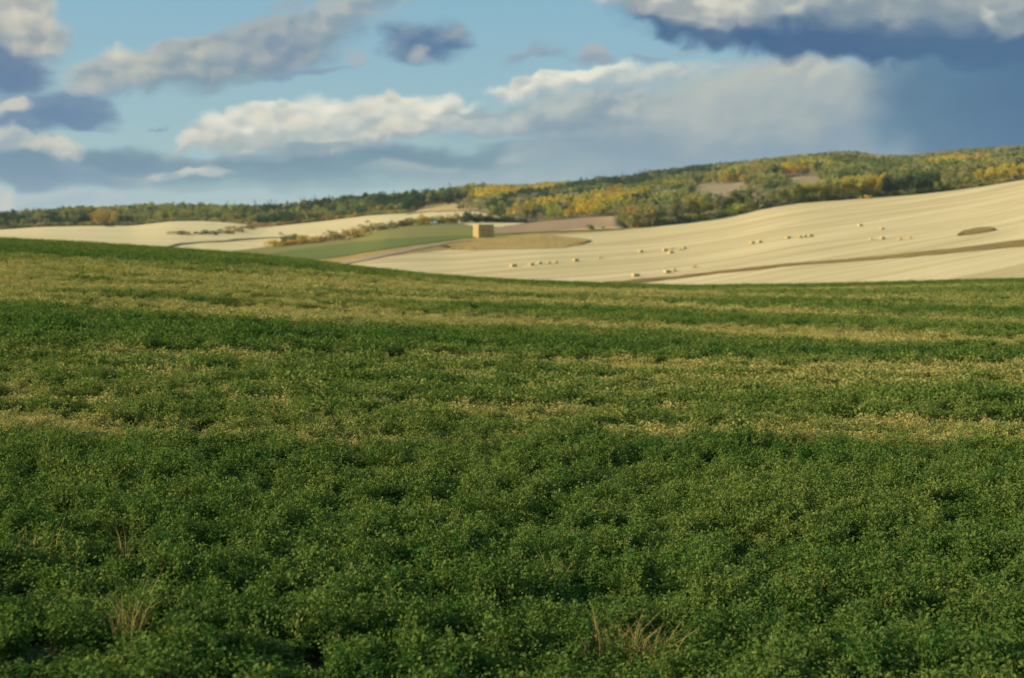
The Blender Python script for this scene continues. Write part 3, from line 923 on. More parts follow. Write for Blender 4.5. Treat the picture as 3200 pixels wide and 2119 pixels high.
# the wood on the hills as one mass
WOODC = bpy.data.collections.new('wood_prototypes')
wp = []
g3 = np.random.default_rng(5)
for kd in ('aspen', 'broad', 'spruce', 'bare', 'shrub'):
    for k in range(3):
        V, A = crown_geo(kd, 420 if kd != 'shrub' else 260, g3)
        V = V.reshape(-1, 4, 3); c = V.mean(1, keepdims=True); V = (c + (V - c) * 1.45).reshape(-1, 3)
        tv, tf = trunk_geo({'broad': .7, 'shrub': .4}.get(kd, .95), .012, 2, g3)
        F = np.concatenate([np.arange(len(V)).reshape(-1, 4), tf + len(V)])
        me = mesh_np('w%02d' % len(wp), np.vstack([V, tv]), F, [M_crown_w, M_bark if kd in ('aspen', 'bare') else M_bark_d], False,
                     {'lv': ('FLOAT', np.concatenate([A, np.full(len(tv), .5)]))}, np.concatenate([np.zeros(len(V) // 4), np.ones(len(tf))]))
        ob = bpy.data.objects.new('w%02d' % len(wp), me); wp.append(ob); WOODC.objects.link(ob)

N = 46000
px = rng.uniform(-420, 2790, N)
Yf = 2560.0
Y = np.sqrt(rng.uniform(640 ** 2, Yf ** 2, N))
yn, iN, yf, iF = hills.edge(px)
v = (1 / Y - iN) / (iF - iN)
edge_gap = np.where(px > 1433, 0.075, 0.012)
ok = (v > edge_gap) & (v < 1.0)
px, v = px[ok], v[ok]
X, Y, Z = hills.at(px, v)
qx, qy = proj(X, Y, Z)


def ell(cx, cy, rx, ry, rot=0.0):
    c, s = math.cos(rot), math.sin(rot)
    dx, dy = qx - cx, qy - cy
    a = (dx * c + dy * s) / rx; b = (-dx * s + dy * c) / ry
    return a * a + b * b < (1 + .8 * (fbm(X / 60, Y / 60, 91, 3) - .5))


clear = (np.abs(qx - 1672) < 68) & (qy > 430) & (qy < 473) | (np.abs(qx - 1859) < 54) & (qy > 411) & (qy < 451)
clear |= (qx > 935) & (qx < 1150) & (qy > np.interp(qx, [935, 960, 1000, 1060, 1100, 1150], [494, 489, 481, 471.5, 467.5, 466.5])) & (rng.uniform(size=len(qx)) < np.where(qx > 1060, .8 - .006 * (qx - 1060), 1.0))
keep = ~clear
pal = [GREEN, OLIVE, YGREEN, DARK, GREY, TANC, GOLD, YELLOW, ORANGE, PINE]
base_p = np.array([.27, .32, .10, .14, .10, .04, .0, .0, .0, .03])
prob = np.tile(base_p, (len(qx), 1))


def zone(mask, p):
    p = np.array(p, float); p /= p.sum()
    prob[mask] = p


DK = [.22, .06, 0, .40, .02, 0, 0, 0, 0, .30]
YL = [.03, .09, .13, .0, .02, .07, .36, .28, .02, 0]
ORG = [.04, .08, .08, .03, .04, .10, .25, .08, .30, 0]
MIX = [.20, .30, .20, .09, .09, .07, .02, .03, 0, 0]
# dark conifer ridges
ridge = np.interp(qx, [q[0] for q in SKY], [q[1] for q in SKY])
below = qy - ridge
zone((qx < 700) & (below < 26), MIX)
zone((qx > 560) & (qx < 1080) & (qy > ridge - 5), [.28, .12, .02, .36, .04, .03, 0, .01, 0, .14])
zone((qx > 1060) & (qx < 1460), MIX)
zone(ell(1600, 400, 190, 21, -.25), DK)
zone(ell(1440, 432, 90, 16, -.42), DK)
zone(ell(1320, 454, 190, 13, -.22), DK)
zone(ell(1250, 482, 150, 9, -.12), [.4, .2, .05, .25, .05, 0, 0, 0, 0, .05])
zone(ell(1930, 362, 75, 9, .05), DK)
zone((qx > 2010) & (below < 36), [.26, .3, .06, .14, .16, .08, 0, .01, 0, 0])
zone(ell(1180, 462, 110, 9, -.12), YL)
zone(ell(870, 474, 50, 5, 0), YL)
zone(ell(330, 492, 170, 14, 0.03), MIX)
zone(ell(410, 488, 70, 9, 0), YL)
zone(ell(240, 518, 30, 7, 0), ORG)
zone(ell(30, 508, 130, 25, 0), [.3, .2, .04, .3, .06, .04, 0, 0, 0, .06])
zone(ell(1400, 484, 110, 14, -.22), YL)
zone(ell(1520, 452, 60, 9, -.2), YL)
zone(ell(1700, 421, 115, 13, -.17), YL)
zone(ell(1800, 407, 65, 8, -.12), ORG)
zone(ell(1900, 404, 75, 9, .05), [.05, .15, .55, .02, .03, .02, .08, .12, 0, 0])
zone(ell(1990, 374, 80, 7, .05), ORG)
zone(ell(1850, 385, 120, 10, -.1), [.2, .3, .15, .06, .18, .08, .02, .02, 0, 0])
zone(ell(2190, 396, 55, 9, -.05), YL)
zone(ell(2250, 386, 45, 8, 0), ORG)
zone(ell(2330, 372, 60, 6, -.1), [.3, .25, .06, .2, .1, .05, 0, .02, 0, 0])
cum = prob.cumsum(1); u = rng.uniform(size=(len(qx), 1))
# neighbours share a species: mix the random pick with a smooth field
us = fbm(X / 60, Y / 110, 120, 3)
us = np.argsort(np.argsort(us)) / len(us)
u = np.where(rng.uniform(size=(len(qx), 1)) < .84, us[:, None], u)
ci = np.clip((u > cum).sum(1), 0, 9)
tint = np.array(pal)[ci] * rng.uniform(.88, 1.13, (len(qx), 1)) * rng.uniform(.95, 1.05, (len(qx), 3))
kindsel = np.where((ci == 9) & (rng.uniform(size=len(qx)) < .3), 2, np.where((ci == 4) | (ci == 5), 3, np.where(rng.uniform(size=len(qx)) < .55, 0, 1)))
pidx = kindsel * 3 + rng.integers(0, 3, len(qx))
hgt = np.where(kindsel == 2, 15, 11.5) * rng.uniform(.65, 1.2, len(qx)) * (.75 + .25 * sstep(0, .3, v[...])) * (0.8 + .4 * fbm(X / 45, Y / 45, 131, 2))
hgt = hgt * (1 - .28 * sstep(.80, .97, v)) * np.where((qx > 1600) & (qx < 1745) & (qy > 470) & (qy < 485), .6, 1)
wid = hgt * rng.uniform(.95, 1.5, len(qx))
# bushes and saplings along the foot of the wood
NU = 2600
ux_ = np.where(rng.uniform(size=NU) < .75, rng.uniform(1428, 2600, NU), rng.uniform(-300, 940, NU))
uv_ = rng.uniform(.004, .10, NU) * np.where(ux_ < 1000, .3, 1)
UX_, UY_, UZ_ = hills.at(ux_, uv_)
uc = rng.choice(6, NU, p=[.22, .24, .2, .12, .14, .08])
ut = np.array([OLIVE, YGREEN, GREEN, TANC, GREY, ORANGE])[uc] * rng.uniform(.8, 1.2, (NU, 1))
uh = rng.uniform(1.2, 4.2, NU)
X = np.concatenate([X, UX_]); Y = np.concatenate([Y, UY_]); Z = np.concatenate([Z, UZ_]); keep = np.concatenate([keep, np.ones(NU, bool)])
pidx = np.concatenate([pidx, 12 + rng.integers(0, 3, NU)]); hgt = np.concatenate([hgt, uh]); wid = np.concatenate([wid, uh * rng.uniform(.9, 1.5, NU)])
tint = np.concatenate([tint, ut])
me = mesh_np('woodland', np.stack([X, Y, Z - .2], -1)[keep], None, [], False, {
    'pidx': ('INT', pidx[keep]), 'rot': ('FLOAT_VECTOR', np.stack([0 * X, 0 * X, rng.uniform(0, 6.28, len(X))], -1)[keep]),
    'scl': ('FLOAT_VECTOR', np.stack([wid, wid, hgt], -1)[keep]),
    'tint': ('FLOAT_COLOR', np.concatenate([tint, np.ones((len(X), 1))], 1)[keep])})
tree_pts = me
o = tag(link('woodland', me), 'mixed autumn woodland of green, olive, yellow and orange trees covering the hills', 'woodland', kind='stuff')
md = o.modifiers.new('scatter', 'NODES'); md.node_group = instancer('wood_scatter', WOODC)

# ------------------------------------------------------------------ straw bales
m, t, out = material('baled_straw')
tc = t.new('ShaderNodeTexCoord').outputs['Object']
s1 = t.noise(t.vmath('MULTIPLY', tc, (2.0, 14, 22)), 1.0, 5, .7)[0]
s2 = t.noise(tc, 2.2, 3, .6)[0]
oi = t.new('ShaderNodeObjectInfo').outputs['Random']
c = t.mix(t.rng(s1, .3, .7), (0.60, 0.465, 0.205), (0.50, 0.375, 0.15))
c = t.mix(t.rng(s2, .45, .7, 0, .5), c, (0.36, 0.25, 0.09))
c = t.mix(t.math('MULTIPLY', oi, .25), c, (0.33, 0.23, 0.09))
principled(t, out, c, .95, s1, .8, .06)
M_bale = m
m, t, out = material('weathered_straw')
tc = t.new('ShaderNodeTexCoord').outputs['Object']
s1 = t.noise(t.vmath('MULTIPLY', tc, (2.0, 14, 22)), 1.0, 5, .7)[0]
s2 = t.noise(tc, 1.6, 3, .6)[0]
oi = t.new('ShaderNodeObjectInfo').outputs['Random']
c = t.mix(t.rng(s1, .3, .7), (0.62, 0.46, 0.17), (0.46, 0.33, 0.115))
c = t.mix(t.rng(s2, .42, .65, 0, .7), c, (0.36, 0.255, 0.095))
c = t.mix(t.math('MULTIPLY', oi, .45), c, (0.36, 0.26, 0.10))
principled(t, out, c, .95, s1, .8, .06)
M_oldbale = m
m, t, out = material('baler_twine')
principled(t, out, (0.30, 0.22, 0.10), .8)
M_twine = m


def bale_mesh(L, W, Hh, seed, mat=None):
    """compressed block with rounded edges, bulging flakes and grooves where the twine bites"""
    g = np.random.default_rng(seed)
    nx, ny, nz = 19, 9, 8
    V = []; F = []; idx = {}

    def vid(i, j, k):
        if (i, j, k) not in idx:
            idx[(i, j, k)] = len(V)
            p = np.array([i / (nx - 1) * 2 - 1, j / (ny - 1) * 2 - 1, k / (nz - 1) * 2 - 1])
            half = np.array([L, W, Hh]) / 2
            r = 0.10
            q = p * half
            inner = np.clip(q, -(half - r), half - r)
            d = q - inner; dl = np.linalg.norm(d)
            if dl > 1e-9: q = inner + d / dl * r
            flake = 0.018 * math.sin(i * 2.1 + seed) + g.normal(0, .012)
            tw = -0.022 if (j in (2, 4, 6)) else 0.012
            nrm = d / dl if dl > 1e-9 else np.zeros(3)
            q = q + nrm * (flake + tw)
            q[2] += Hh / 2
            V.append(q)
        return idx[(i, j, k)]
    for i in range(nx - 1):
        for j in range(ny - 1):
            F.append((vid(i, j, 0), vid(i, j + 1, 0), vid(i + 1, j + 1, 0), vid(i + 1, j, 0)))
            F.append((vid(i, j, nz - 1), vid(i + 1, j, nz - 1), vid(i + 1, j + 1, nz - 1), vid(i, j + 1, nz - 1)))
    for i in range(nx - 1):
        for k in range(nz - 1):
            F.append((vid(i, 0, k), vid(i + 1, 0, k), vid(i + 1, 0, k + 1), vid(i, 0, k + 1)))
            F.append((vid(i, ny - 1, k), vid(i, ny - 1, k + 1), vid(i + 1, ny - 1, k + 1), vid(i + 1, ny - 1, k)))
    for j in range(ny - 1):
        for k in range(nz - 1):
            F.append((vid(0, j, k), vid(0, j, k + 1), vid(0, j + 1, k + 1), vid(0, j + 1, k)))
            F.append((vid(nx - 1, j, k), vid(nx - 1, j + 1, k), vid(nx - 1, j + 1, k + 1), vid(nx - 1, j, k + 1)))
    return mesh_np('straw_bale', np.array(V), np.array(F), [mat or M_bale], True)


def twine_mesh(L, W, Hh):
    V = []; F = []
    for y in (-W * .27, 0, W * .27):
        r = [(-L / 2 + .02, .06), (-L / 2 + .02, Hh - .06), (-L / 2 + .1, Hh - .015), (L / 2 - .1, Hh - .015), (L / 2 - .02, Hh - .06), (L / 2 - .02, .06)]
        k = len(V)
        for x, z in r:
            V += [(x, y - .012, z), (x, y + .012, z)]
        for i in range(len(r) - 1):
            F.append((k + 2 * i, k + 2 * i + 1, k + 2 * i + 3, k + 2 * i + 2))
    return mesh_np('twine', np.array(V), np.array(F), [M_twine])


BALES_M = [bale_mesh(2.3, 1.2, 0.95, s) for s in range(3)]
BALES_M += [bale_mesh(2.28, 1.17, 0.93, s, M_oldbale) for s in range(3, 6)]
TWINE_M = twine_mesh(2.3, 1.2, 0.95)
BFIRST = {}


def bale(k, loc, rz, label, group, tilt=(0, 0)):
    if k not in BFIRST:
        e = link('straw_bale', BALES_M[k]); link('twine', TWINE_M, e); BFIRST[k] = e
    else:
        s = BFIRST[k]; e = s.copy(); COL.objects.link(e)
        for ch in s.children:
            c = ch.copy(); c.parent = e; COL.objects.link(c)
    e.location = loc; e.rotation_euler = (tilt[0], tilt[1], rz)
    if k < 3: e.scale = (.86, .86, .86)
    return tag(e, label, 'bale', group)


FB = [
    (1187, 618.5, 'straw bale at the far left end of the long loose row of bales'),
    (1228, 616, 'second straw bale from the left in the long loose row'),
    (1247, 613, 'third straw bale from the left, close behind its left neighbour'),
    (1268, 612.5, 'straw bale touching its right neighbour in the long loose row, the left of the pair'),
    (1284, 610.5, 'straw bale touching its left neighbour in the long loose row, the right of the pair'),
    (1331, 606, 'single straw bale right of the touching pair in the long loose row'),
    (1387, 598, 'single straw bale at the right end of the long loose row'),
    (1481, 585, 'lone straw bale left of the tight group of five bales'),
    (1538, 582, 'leftmost straw bale of the tight group of five'),
    (1553, 577.5, 'rearmost straw bale of the tight group of five'),
    (1551, 586.5, 'front straw bale of the tight group of five'),
    (1572, 579.5, 'right front straw bale of the tight group of five'),
    (1581, 577, 'rightmost straw bale of the tight group of five'),
    (1739, 564.5, 'left straw bale of the pair at mid slope'),
    (1756, 562.5, 'right straw bale of the pair at mid slope'),
    (1822, 552.5, 'left straw bale in the upper row of four'),
    (1849, 550.5, 'second straw bale in the upper row of four'),
    (1861, 549.5, 'third straw bale in the upper row of four'),
    (1874, 548, 'right straw bale in the upper row of four'),
    (1989, 523, 'highest straw bale on the slope, well apart from the rest'),
    (2039, 531, 'straw bale just right of and below the highest bale'),
    (2015, 556, 'left straw bale in the right-hand row of four'),
    (2040, 554, 'second straw bale in the right-hand row of four'),
    (2080, 555.5, 'third straw bale in the right-hand row of four'),
    (2103, 552.5, 'straw bale at the right end of the right-hand row of four'),
    (1604, 620, 'right one of the three low straw bales above the dark ditch'),
    (1543, 632.5, 'left half of the middle low pair of straw bales above the ditch'),
    (1557, 629, 'right half of the middle low pair of straw bales above the ditch'),
    (1470, 640, 'lowest straw bale, nearest to the green field'),
]
for i, (px, py, label) in enumerate(FB):
    X, Y, Z = (float(q) for q in stub.on(px, py))
    bale(i % 3, (X, Y, Z - .03), 1.0 + random.uniform(-.5, .5), label, 'straw bales lying on the stubble', (random.uniform(-.03, .03), random.uniform(-.05, .05)))

# the stack of bales: six layers, long side turned away from the sun
X0, Y0, Z0 = (float(q) for q in mid.on(1106, 549.5))
AR = math.radians(24)
ax = Vector((math.cos(AR), math.sin(AR), 0)); ay = Vector((-math.sin(AR), math.cos(AR), 0))
LAY = ['bottom layer', 'second layer up', 'third layer up', 'fourth layer up', 'fifth layer up', 'top layer']
POSN = ['left', 'second', 'third', 'fourth', 'right-hand']
for k in range(6):
    nfront = 3 if k < 5 else 3
    for i in range(nfront):
        off = ax * (i * 2.38 + 1.2 + random.uniform(-.06, .06)) + ay * (0.62 + random.uniform(-.16, .16))
        bale(3 + (i + k) % 3, (X0 + off.x, Y0 + off.y, Z0 - .1 + k * .935), AR + random.uniform(-.045, .045),
             f'{("left", "middle", "right")[i]} straw bale on the shaded front of the tall stack, {LAY[k]}', 'bales of the tall straw stack')
    for j in range(1, 5):
        off = ax * (1.2 + random.uniform(-.06, .06)) + ay * (0.62 + j * 1.24 + random.uniform(-.04, .04))
        bale(3 + (j + k) % 3, (X0 + off.x, Y0 + off.y, Z0 - .1 + k * .935), AR + random.uniform(-.045, .045),
             f'straw bale {("one", "two", "three", "four")[j - 1]} behind the corner on the sunlit stack end, {LAY[k]}', 'bales of the tall straw stack')

# ------------------------------------------------------------------ white car
m, t, out = material('white_paint')
b = principled(t, out, (0.78, 0.78, 0.76), .25, spec=.5); b.inputs['Coat Weight'].default_value = .5
M_white = m
m, t, out = material('dark_glass'); principled(t, out, (0.02, 0.025, 0.03), .06, spec=.8); M_glass = m
m, t, out = material('tyre_rubber'); principled(t, out, (0.02, 0.02, 0.02), .8); M_tyre = m
m, t, out = material('wheel_alloy'); principled(t, out, (0.45, 0.45, 0.46), .35); M_alloy = m
m, t, out = material('lamp_lens'); principled(t, out, (0.75, 0.76, 0.78), .1, spec=.8); M_lens = m
m, t, out = material('tail_lens'); principled(t, out, (0.35, 0.02, 0.02), .15, spec=.6); M_tail = m


def loft(sections, name, mat, parent):
    n = len(sections[0]); V = np.array([p for s in sections for p in s], float)
    F = []
    for a in range(len(sections) - 1):
        for i in range(n - 1):
            F.append((a * n + i, a * n + i + 1, (a + 1) * n + i + 1, (a + 1) * n + i))
    me = mesh_np(name, V, np.array(F), [mat], True)
    return link(name, me, parent)


def make_car(loc, rz):
    e = bpy.data.objects.new('parked_car', None); COL.objects.link(e)
    prof = [(-2.2, .35, .62), (-2.15, .3, .95), (-1.75, .28, 1.02), (-1.2, .28, 1.42), (-.4, .28, 1.48), (.35, .28, 1.44), (1.1, .28, 1.0), (1.9, .28, .86), (2.2, .33, .62), (2.24, .38, .5)]
    secs = []
    for x, zb, zt in prof:
        w = .86 - .12 * (abs(x) / 2.2) ** 4
        wt = w - .2 * max(0, (zt - .9) / .55)
        s = []
        for q in range(13):
            a = -1 + q / 6
            sh = min(1, (1 - abs(a)) * 3.2)
            z = zb + (min(zt, .92) - zb) * min(1, (1 - abs(a)) * 6) if sh < .6 else min(zt, .92) + (zt - min(zt, .92)) * (sh - .6) / .4
            ww = w if sh < .6 else w + (wt - w) * (sh - .6) / .4
            y = (1 if a > 0 else -1) * ww if sh < 1 else a * wt / .7
            s.append((x, y, z))
        secs.append(s)
    loft(secs, 'body', M_white, e)
    for sy in (-1, 1):
        V = np.array([(-1.45, .845, .98), (1.0, .845, .98), (.38, .70, 1.37), (-1.12, .70, 1.37)]) * np.array([1, sy, 1]) + np.array([0, .012 * sy, 0])
        link('side_window', mesh_np('side_window', V, np.array([(0, 1, 2, 3)]), [M_glass]), e)
    V = np.array([(1.12, -.68, 1.03), (1.12, .68, 1.03), (.42, .56, 1.42), (.42, -.56, 1.42)]) + np.array([.05, 0, .03])
    link('windscreen', mesh_np('windscreen', V, np.array([(0, 1, 2, 3)]), [M_glass]), e)
    V = np.array([(-1.76, -.66, 1.04), (-1.76, .66, 1.04), (-1.24, .56, 1.40), (-1.24, -.56, 1.40)]) + np.array([-.05, 0, .03])
    link('rear_window', mesh_np('rear_window', V, np.array([(0, 1, 2, 3)]), [M_glass]), e)
    th = np.arange(20) * 2 * math.pi / 20
    for sx in (-1.35, 1.38):
        for sy in (-1, 1):
            def ringmesh(radii, name, mat, par):
                V = np.array([(sx + r * math.cos(a), sy * y, .33 + r * math.sin(a)) for r, y in radii for a in th])
                nn = 20; F = []
                for q in range(len(radii) - 1):
                    for i in range(nn):
                        F.append((q * nn + i, q * nn + (i + 1) % nn, (q + 1) * nn + (i + 1) % nn, (q + 1) * nn + i))
                return link(name, mesh_np(name, V, np.array(F), [mat], True), par)
            tyre = ringmesh([(.2, .70), (.31, .70), (.33, .74), (.33, .85), (.31, .885), (.22, .885)], 'wheel', M_tyre, e)
            ringmesh([(.22, .88), (.2, .86), (.06, .87), (.01, .875)], 'rim', M_alloy, tyre)
    for sy in (-1, 1):
        for nm, x, mt, z in (('headlight', 2.16, M_lens, .7), ('tail_light', -2.2, M_tail, .82)):
            c = np.array([x, sy * .6, z]); d = np.array([.06, .15, .07])
            V = np.array([c + d * np.array(s_) for s_ in [(-1, -1, -1), (1, -1, -.7), (1, 1, -.7), (-1, 1, -1), (-1, -1, 1), (1, -1, .7), (1, 1, .7), (-1, 1, 1)]])
            F = np.array([(0, 3, 2, 1), (4, 5, 6, 7), (0, 1, 5, 4), (1, 2, 6, 5), (2, 3, 7, 6), (3, 0, 4, 7)])
            link(nm, mesh_np(nm, V, F, [mt]), e)
    e.location = loc; e.rotation_euler = (0, 0, rz)
    return tag(e, 'small white car parked at the top of the green field before the bushes', 'car')


X, Y, Z = (float(q) for q in mid.on(1001, 518.9))
make_car((X, Y, Z + .12), 2.9)

# bare soil heap by the road
m, t, out = material('red_soil')
geo = t.new('ShaderNodeNewGeometry').outputs['Position']
n1 = t.noise(geo, 2.5, 5)[0]
principled(t, out, t.mix(n1, (0.10, 0.045, 0.02), (0.17, 0.085, 0.035)), .95, n1, .8, .2)
X, Y, Z = (float(q) for q in mid.on(1028, 571))
th = np.linspace(0, 2 * math.pi, 29)[:-1]
V = []
for r in np.linspace(0.02, 1, 8):
    for a in th:
        rr = r * (1 + .25 * (vnoise(math.cos(a) * 2 + 5, math.sin(a) * 2 + 5, 8) - .5))
        V.append((rr * 2.3 * math.cos(a), rr * 2.2 * math.sin(a), .75 * (1 - r ** 1.6) + .14 * (vnoise(r * 9 * math.cos(a) + 40, r * 9 * math.sin(a) + 40, 4) - .5) - .1))
F = [(q * 28 + i, q * 28 + (i + 1) % 28, (q + 1) * 28 + (i + 1) % 28, (q + 1) * 28 + i) for q in range(7) for i in range(28)]
o = link('soil_heap', mesh_np('soil_heap', np.array(V), np.array(F), [m], True)); o.location = (X, Y, Z + .1)
tag(o, 'low reddish brown heap of bare soil in rough grass right of the gravel road', 'soil heap')

# ------------------------------------------------------------------ dry grass tussocks in the near crop
m, t, out = material('tussock_straw')
lv = t.attr('lv')['Fac']
foliage_shader(t, out, t.mix(lv, (0.17, 0.14, 0.045), (0.42, 0.33, 0.11)), .25)
M_tuss = m
TUSS = [
    (293, 1520, .10, .40, 90, 'dry tan grass tussock in green crop at the lower left of the picture'),
    (296, 1318, .10, .38, 26, 'few thin tan stalks above the lower left tussock'),
    (1262, 1408, .10, .44, 50, 'upright tan grass stalks in the crop near the bottom middle'),
    (1405, 1562, .18, .38, 120, 'dry tan grass tussock cut by the bottom edge, left of the pair'),
    (1515, 1572, .16, .36, 100, 'dry tan grass tussock cut by the bottom edge, right of the pair'),
    (1300, 1290, .10, .36, 26, 'faint yellowish grass tuft above the upright tan stalks'),
    (60, 1335, .25, .36, 60, 'sparse yellowish grass patch at the left edge of the crop'),
]
for px, py, rad, h, nb, label in TUSS:
    Y = 12.0
    for _ in range(30):
        dx, dy, dz = ray(px, py)
        Xp = dx / dy * Y; zt = float(zfield(np.array([Xp]), np.array([Y]))[0])
        Y = Y + ((zt - H) / (dz / dy) - Y) * .7
    V, A = straw_verts(nb, rad, h, .0028)
    o = link('grass_tussock', mesh_np('grass_tussock', V, np.arange(len(V)).reshape(-1, 4), [M_tuss], False, {'lv': ('FLOAT', A)}))
    o.location = (float(Xp), float(Y), zt)
    tag(o, label, 'grass tuft')

# ------------------------------------------------------------------ sun and sky
SUN_EL = math.radians(23)
SUN_AZ = math.radians(-102)       # left of the view, a little behind
sd = Vector((math.sin(SUN_AZ) * math.cos(SUN_EL), math.cos(SUN_AZ) * math.cos(SUN_EL), math.sin(SUN_EL)))
L = bpy.data.lights.new('sun', 'SUN'); L.energy = 4.2; L.angle = math.radians(.53); L.color = (1.0, .86, .66)
so = bpy.data.objects.new('sun', L); COL.objects.link(so)
so.rotation_euler = (-sd).to_track_quat('-Z', 'Y').to_euler()

w = bpy.data.worlds.new('World'); scene.world = w; w.use_nodes = True
t = NT(w.node_tree); t.n.clear()
wo = t.new('ShaderNodeOutputWorld'); bg = t.new('ShaderNodeBackground')
SKYS = 0.10
bg.inputs['Strength'].default_value = SKYS
t.l.new(bg.outputs[0], wo.inputs['Surface'])
sk = t.new('ShaderNodeTexSky', sky_type='NISHITA', sun_disc=False)
sk.sun_elevation = SUN_EL; sk.sun_rotation = SUN_AZ % (2 * math.pi)
sk.air_density = 1.0; sk.dust_density = 0.6; sk.ozone_density = 1.5
GAIN = 1 / (2 ** EXPO) / SKYS


def cl(r, g, b):
    return tuple(c * GAIN for c in lin(r, g, b))


dirv = t.new('ShaderNodeTexCoord').outputs['Generated']
sep = t.new('ShaderNodeSeparateXYZ'); t.put(sep.inputs[0], dirv)
az = t.math('ARCTAN2', sep.outputs[0], sep.outputs[1])
el = t.math('ARCSINE', sep.outputs[2])
cmb = t.new('ShaderNodeCombineXYZ'); t.put(cmb.inputs[0], az); t.put(cmb.inputs[1], el)
p0 = cmb.outputs[0]


def warp(vec, scale, amp, detail=3, sy=1.6):
    q = t.vmath('MULTIPLY', vec, (1, sy, 1))
    c = t.new('ShaderNodeCombineXYZ')
    t.put(c.inputs[0], t.noise(q, scale, detail, .58)[0])
    t.put(c.inputs[1], t.noise(t.vmath('ADD', q, (7.7, 3.1, 0)), scale, detail, .58)[0])
    d = t.vmath('MULTIPLY', t.vmath('SUBTRACT', c.outputs[0], (.5, .5, 0)), (amp * 2.6, amp * 2.0, 0))
    return t.vmath('ADD', vec, d)


R = 1 / FPX
pw = warp(p0, 17, 56 * R, 2)
p1 = warp(pw, 48, 26 * R, 5)                            # billowing edges
p2 = warp(p0, 14, 60 * R, 3)                            # soft veils
p3 = warp(p0, 55, 16 * R, 3, 1.2)                       # small round heads
lump = t.noise(t.vmath('MULTIPLY', p3, (1, 1.35, 1)), 34, 1.8, .45)[0]
lump2 = t.noise(t.vmath('MULTIPLY', t.vmath('ADD', p3, (-13 * R, 15 * R, 0)), (1, 1.35, 1)), 34, 1.8, .45)[0]
relief = t.math('SUBTRACT', lump, lump2)
soft = t.noise(t.vmath('MULTIPLY', p2, (1, 2.2, 1)), 24, 4, .55)[0]

zen = t.mix(1.0, sk.outputs[0], (0.80, 0.93, 0.98), 'MULTIPLY')
# clear sky: pale teal above the horizon, deeper above
grad = t.rng(el, 0.0, 0.17, 0, 1, False)
clear = t.mix(grad, cl(170, 195, 200), cl(142, 183, 206))
skycol = t.mix(.93, zen, clear)


def vmix(f, a, b):
    n = t.new('ShaderNodeMix', data_type='VECTOR', clamp_factor=True)
    t.put(n.inputs[0], f); t.put(n.inputs[4], a); t.put(n.inputs[5], b)
    return n.outputs[1]


def blob(base, px, py, rx, ry, rot, top, bot, soft_e=.6, op=1.0, p=None, k=2.2, emb=1.0, mod=None):
    dx, dy, dz = ray(px, py)
    a = math.atan2(dx, dy); e = math.asin(dz / math.sqrt(dx * dx + dy * dy + dz * dz))
    ma = t.new('ShaderNodeVectorMath', operation='MULTIPLY_ADD')   # reads the running colour so the clouds are evaluated one after another
    t.put(ma.inputs[0], base); ma.inputs[1].default_value = (1e-9, 1e-9, 1e-9); t.put(ma.inputs[2], p if p is not None else p1)
    q = t.mapping(ma.outputs[0], (a, e, 0), (0, 0, math.radians(rot)), (rx * R, ry * R, 1), 'TEXTURE')
    ln = t.vmath('LENGTH', q)
    mask = t.rng(ln, 1.0, 1.0 - soft_e, 0, op)
    if mod is not None:
        mask = t.math('MULTIPLY', mask, mod)
    if top == bot:
        c = cl(*top)
    else:
        s = t.new('ShaderNodeSeparateXYZ'); t.put(s.inputs[0], q)
        h = s.outputs[1]
        if emb:
            h = t.math('ADD', h, t.math('MULTIPLY', relief, 6.0 * emb))
        c = vmix(t.rng(h, -.85, .75), cl(*bot), cl(*top))
    return vmix(mask, base, c)


CREAM = (224, 221, 208); WHITE = (232, 230, 219); LAV = (160, 172, 182); BLG = (122, 148, 174); DKB = (96, 130, 164); PALE = (188, 196, 196); STEEL = (124, 157, 176); MIDG = (158, 175, 183)
S = t.vmath('ADD', skycol, (0, 0, 0.00001))
B = lambda *a, **k: blob(S, *a, **k)
veil = t.rng(soft, .32, .62)
# low stratus and far banks
S = B(560, 388, 980, 52, 0, (122, 156, 174), (126, 160, 178), .6, .95, p2)
S = B(120, 395, 330, 46, 0, (108, 147, 172), (108, 147, 172), .7, .8, p2)
S = B(900, 368, 560, 42, 1, (118, 150, 170), (124, 156, 174), .6, .9, p2)
S = B(80, 460, 300, 26, 2, (178, 190, 196), (160, 182, 194), .6, .75, p2)
S = B(-10, 466, 55, 26, 0, (206, 206, 200), (190, 196, 196), .7, .8)
S = B(1000, 398, 210, 22, 2, (174, 188, 192), (152, 174, 186), .7, .8, p2)
S = B(1230, 366, 130, 32, 6, (184, 196, 198), (160, 180, 188), .7, .85, p2)
S = B(620, 428, 760, 22, 0, (140, 172, 184), (148, 178, 188), .8, .7, p2)
S = B(1250, 415, 420, 34, 3, (168, 184, 190), (158, 178, 188), .8, .7, p2)
S = B(1750, 370, 520, 80, 3, (158, 174, 186), (150, 170, 184), .7, .85, p2)
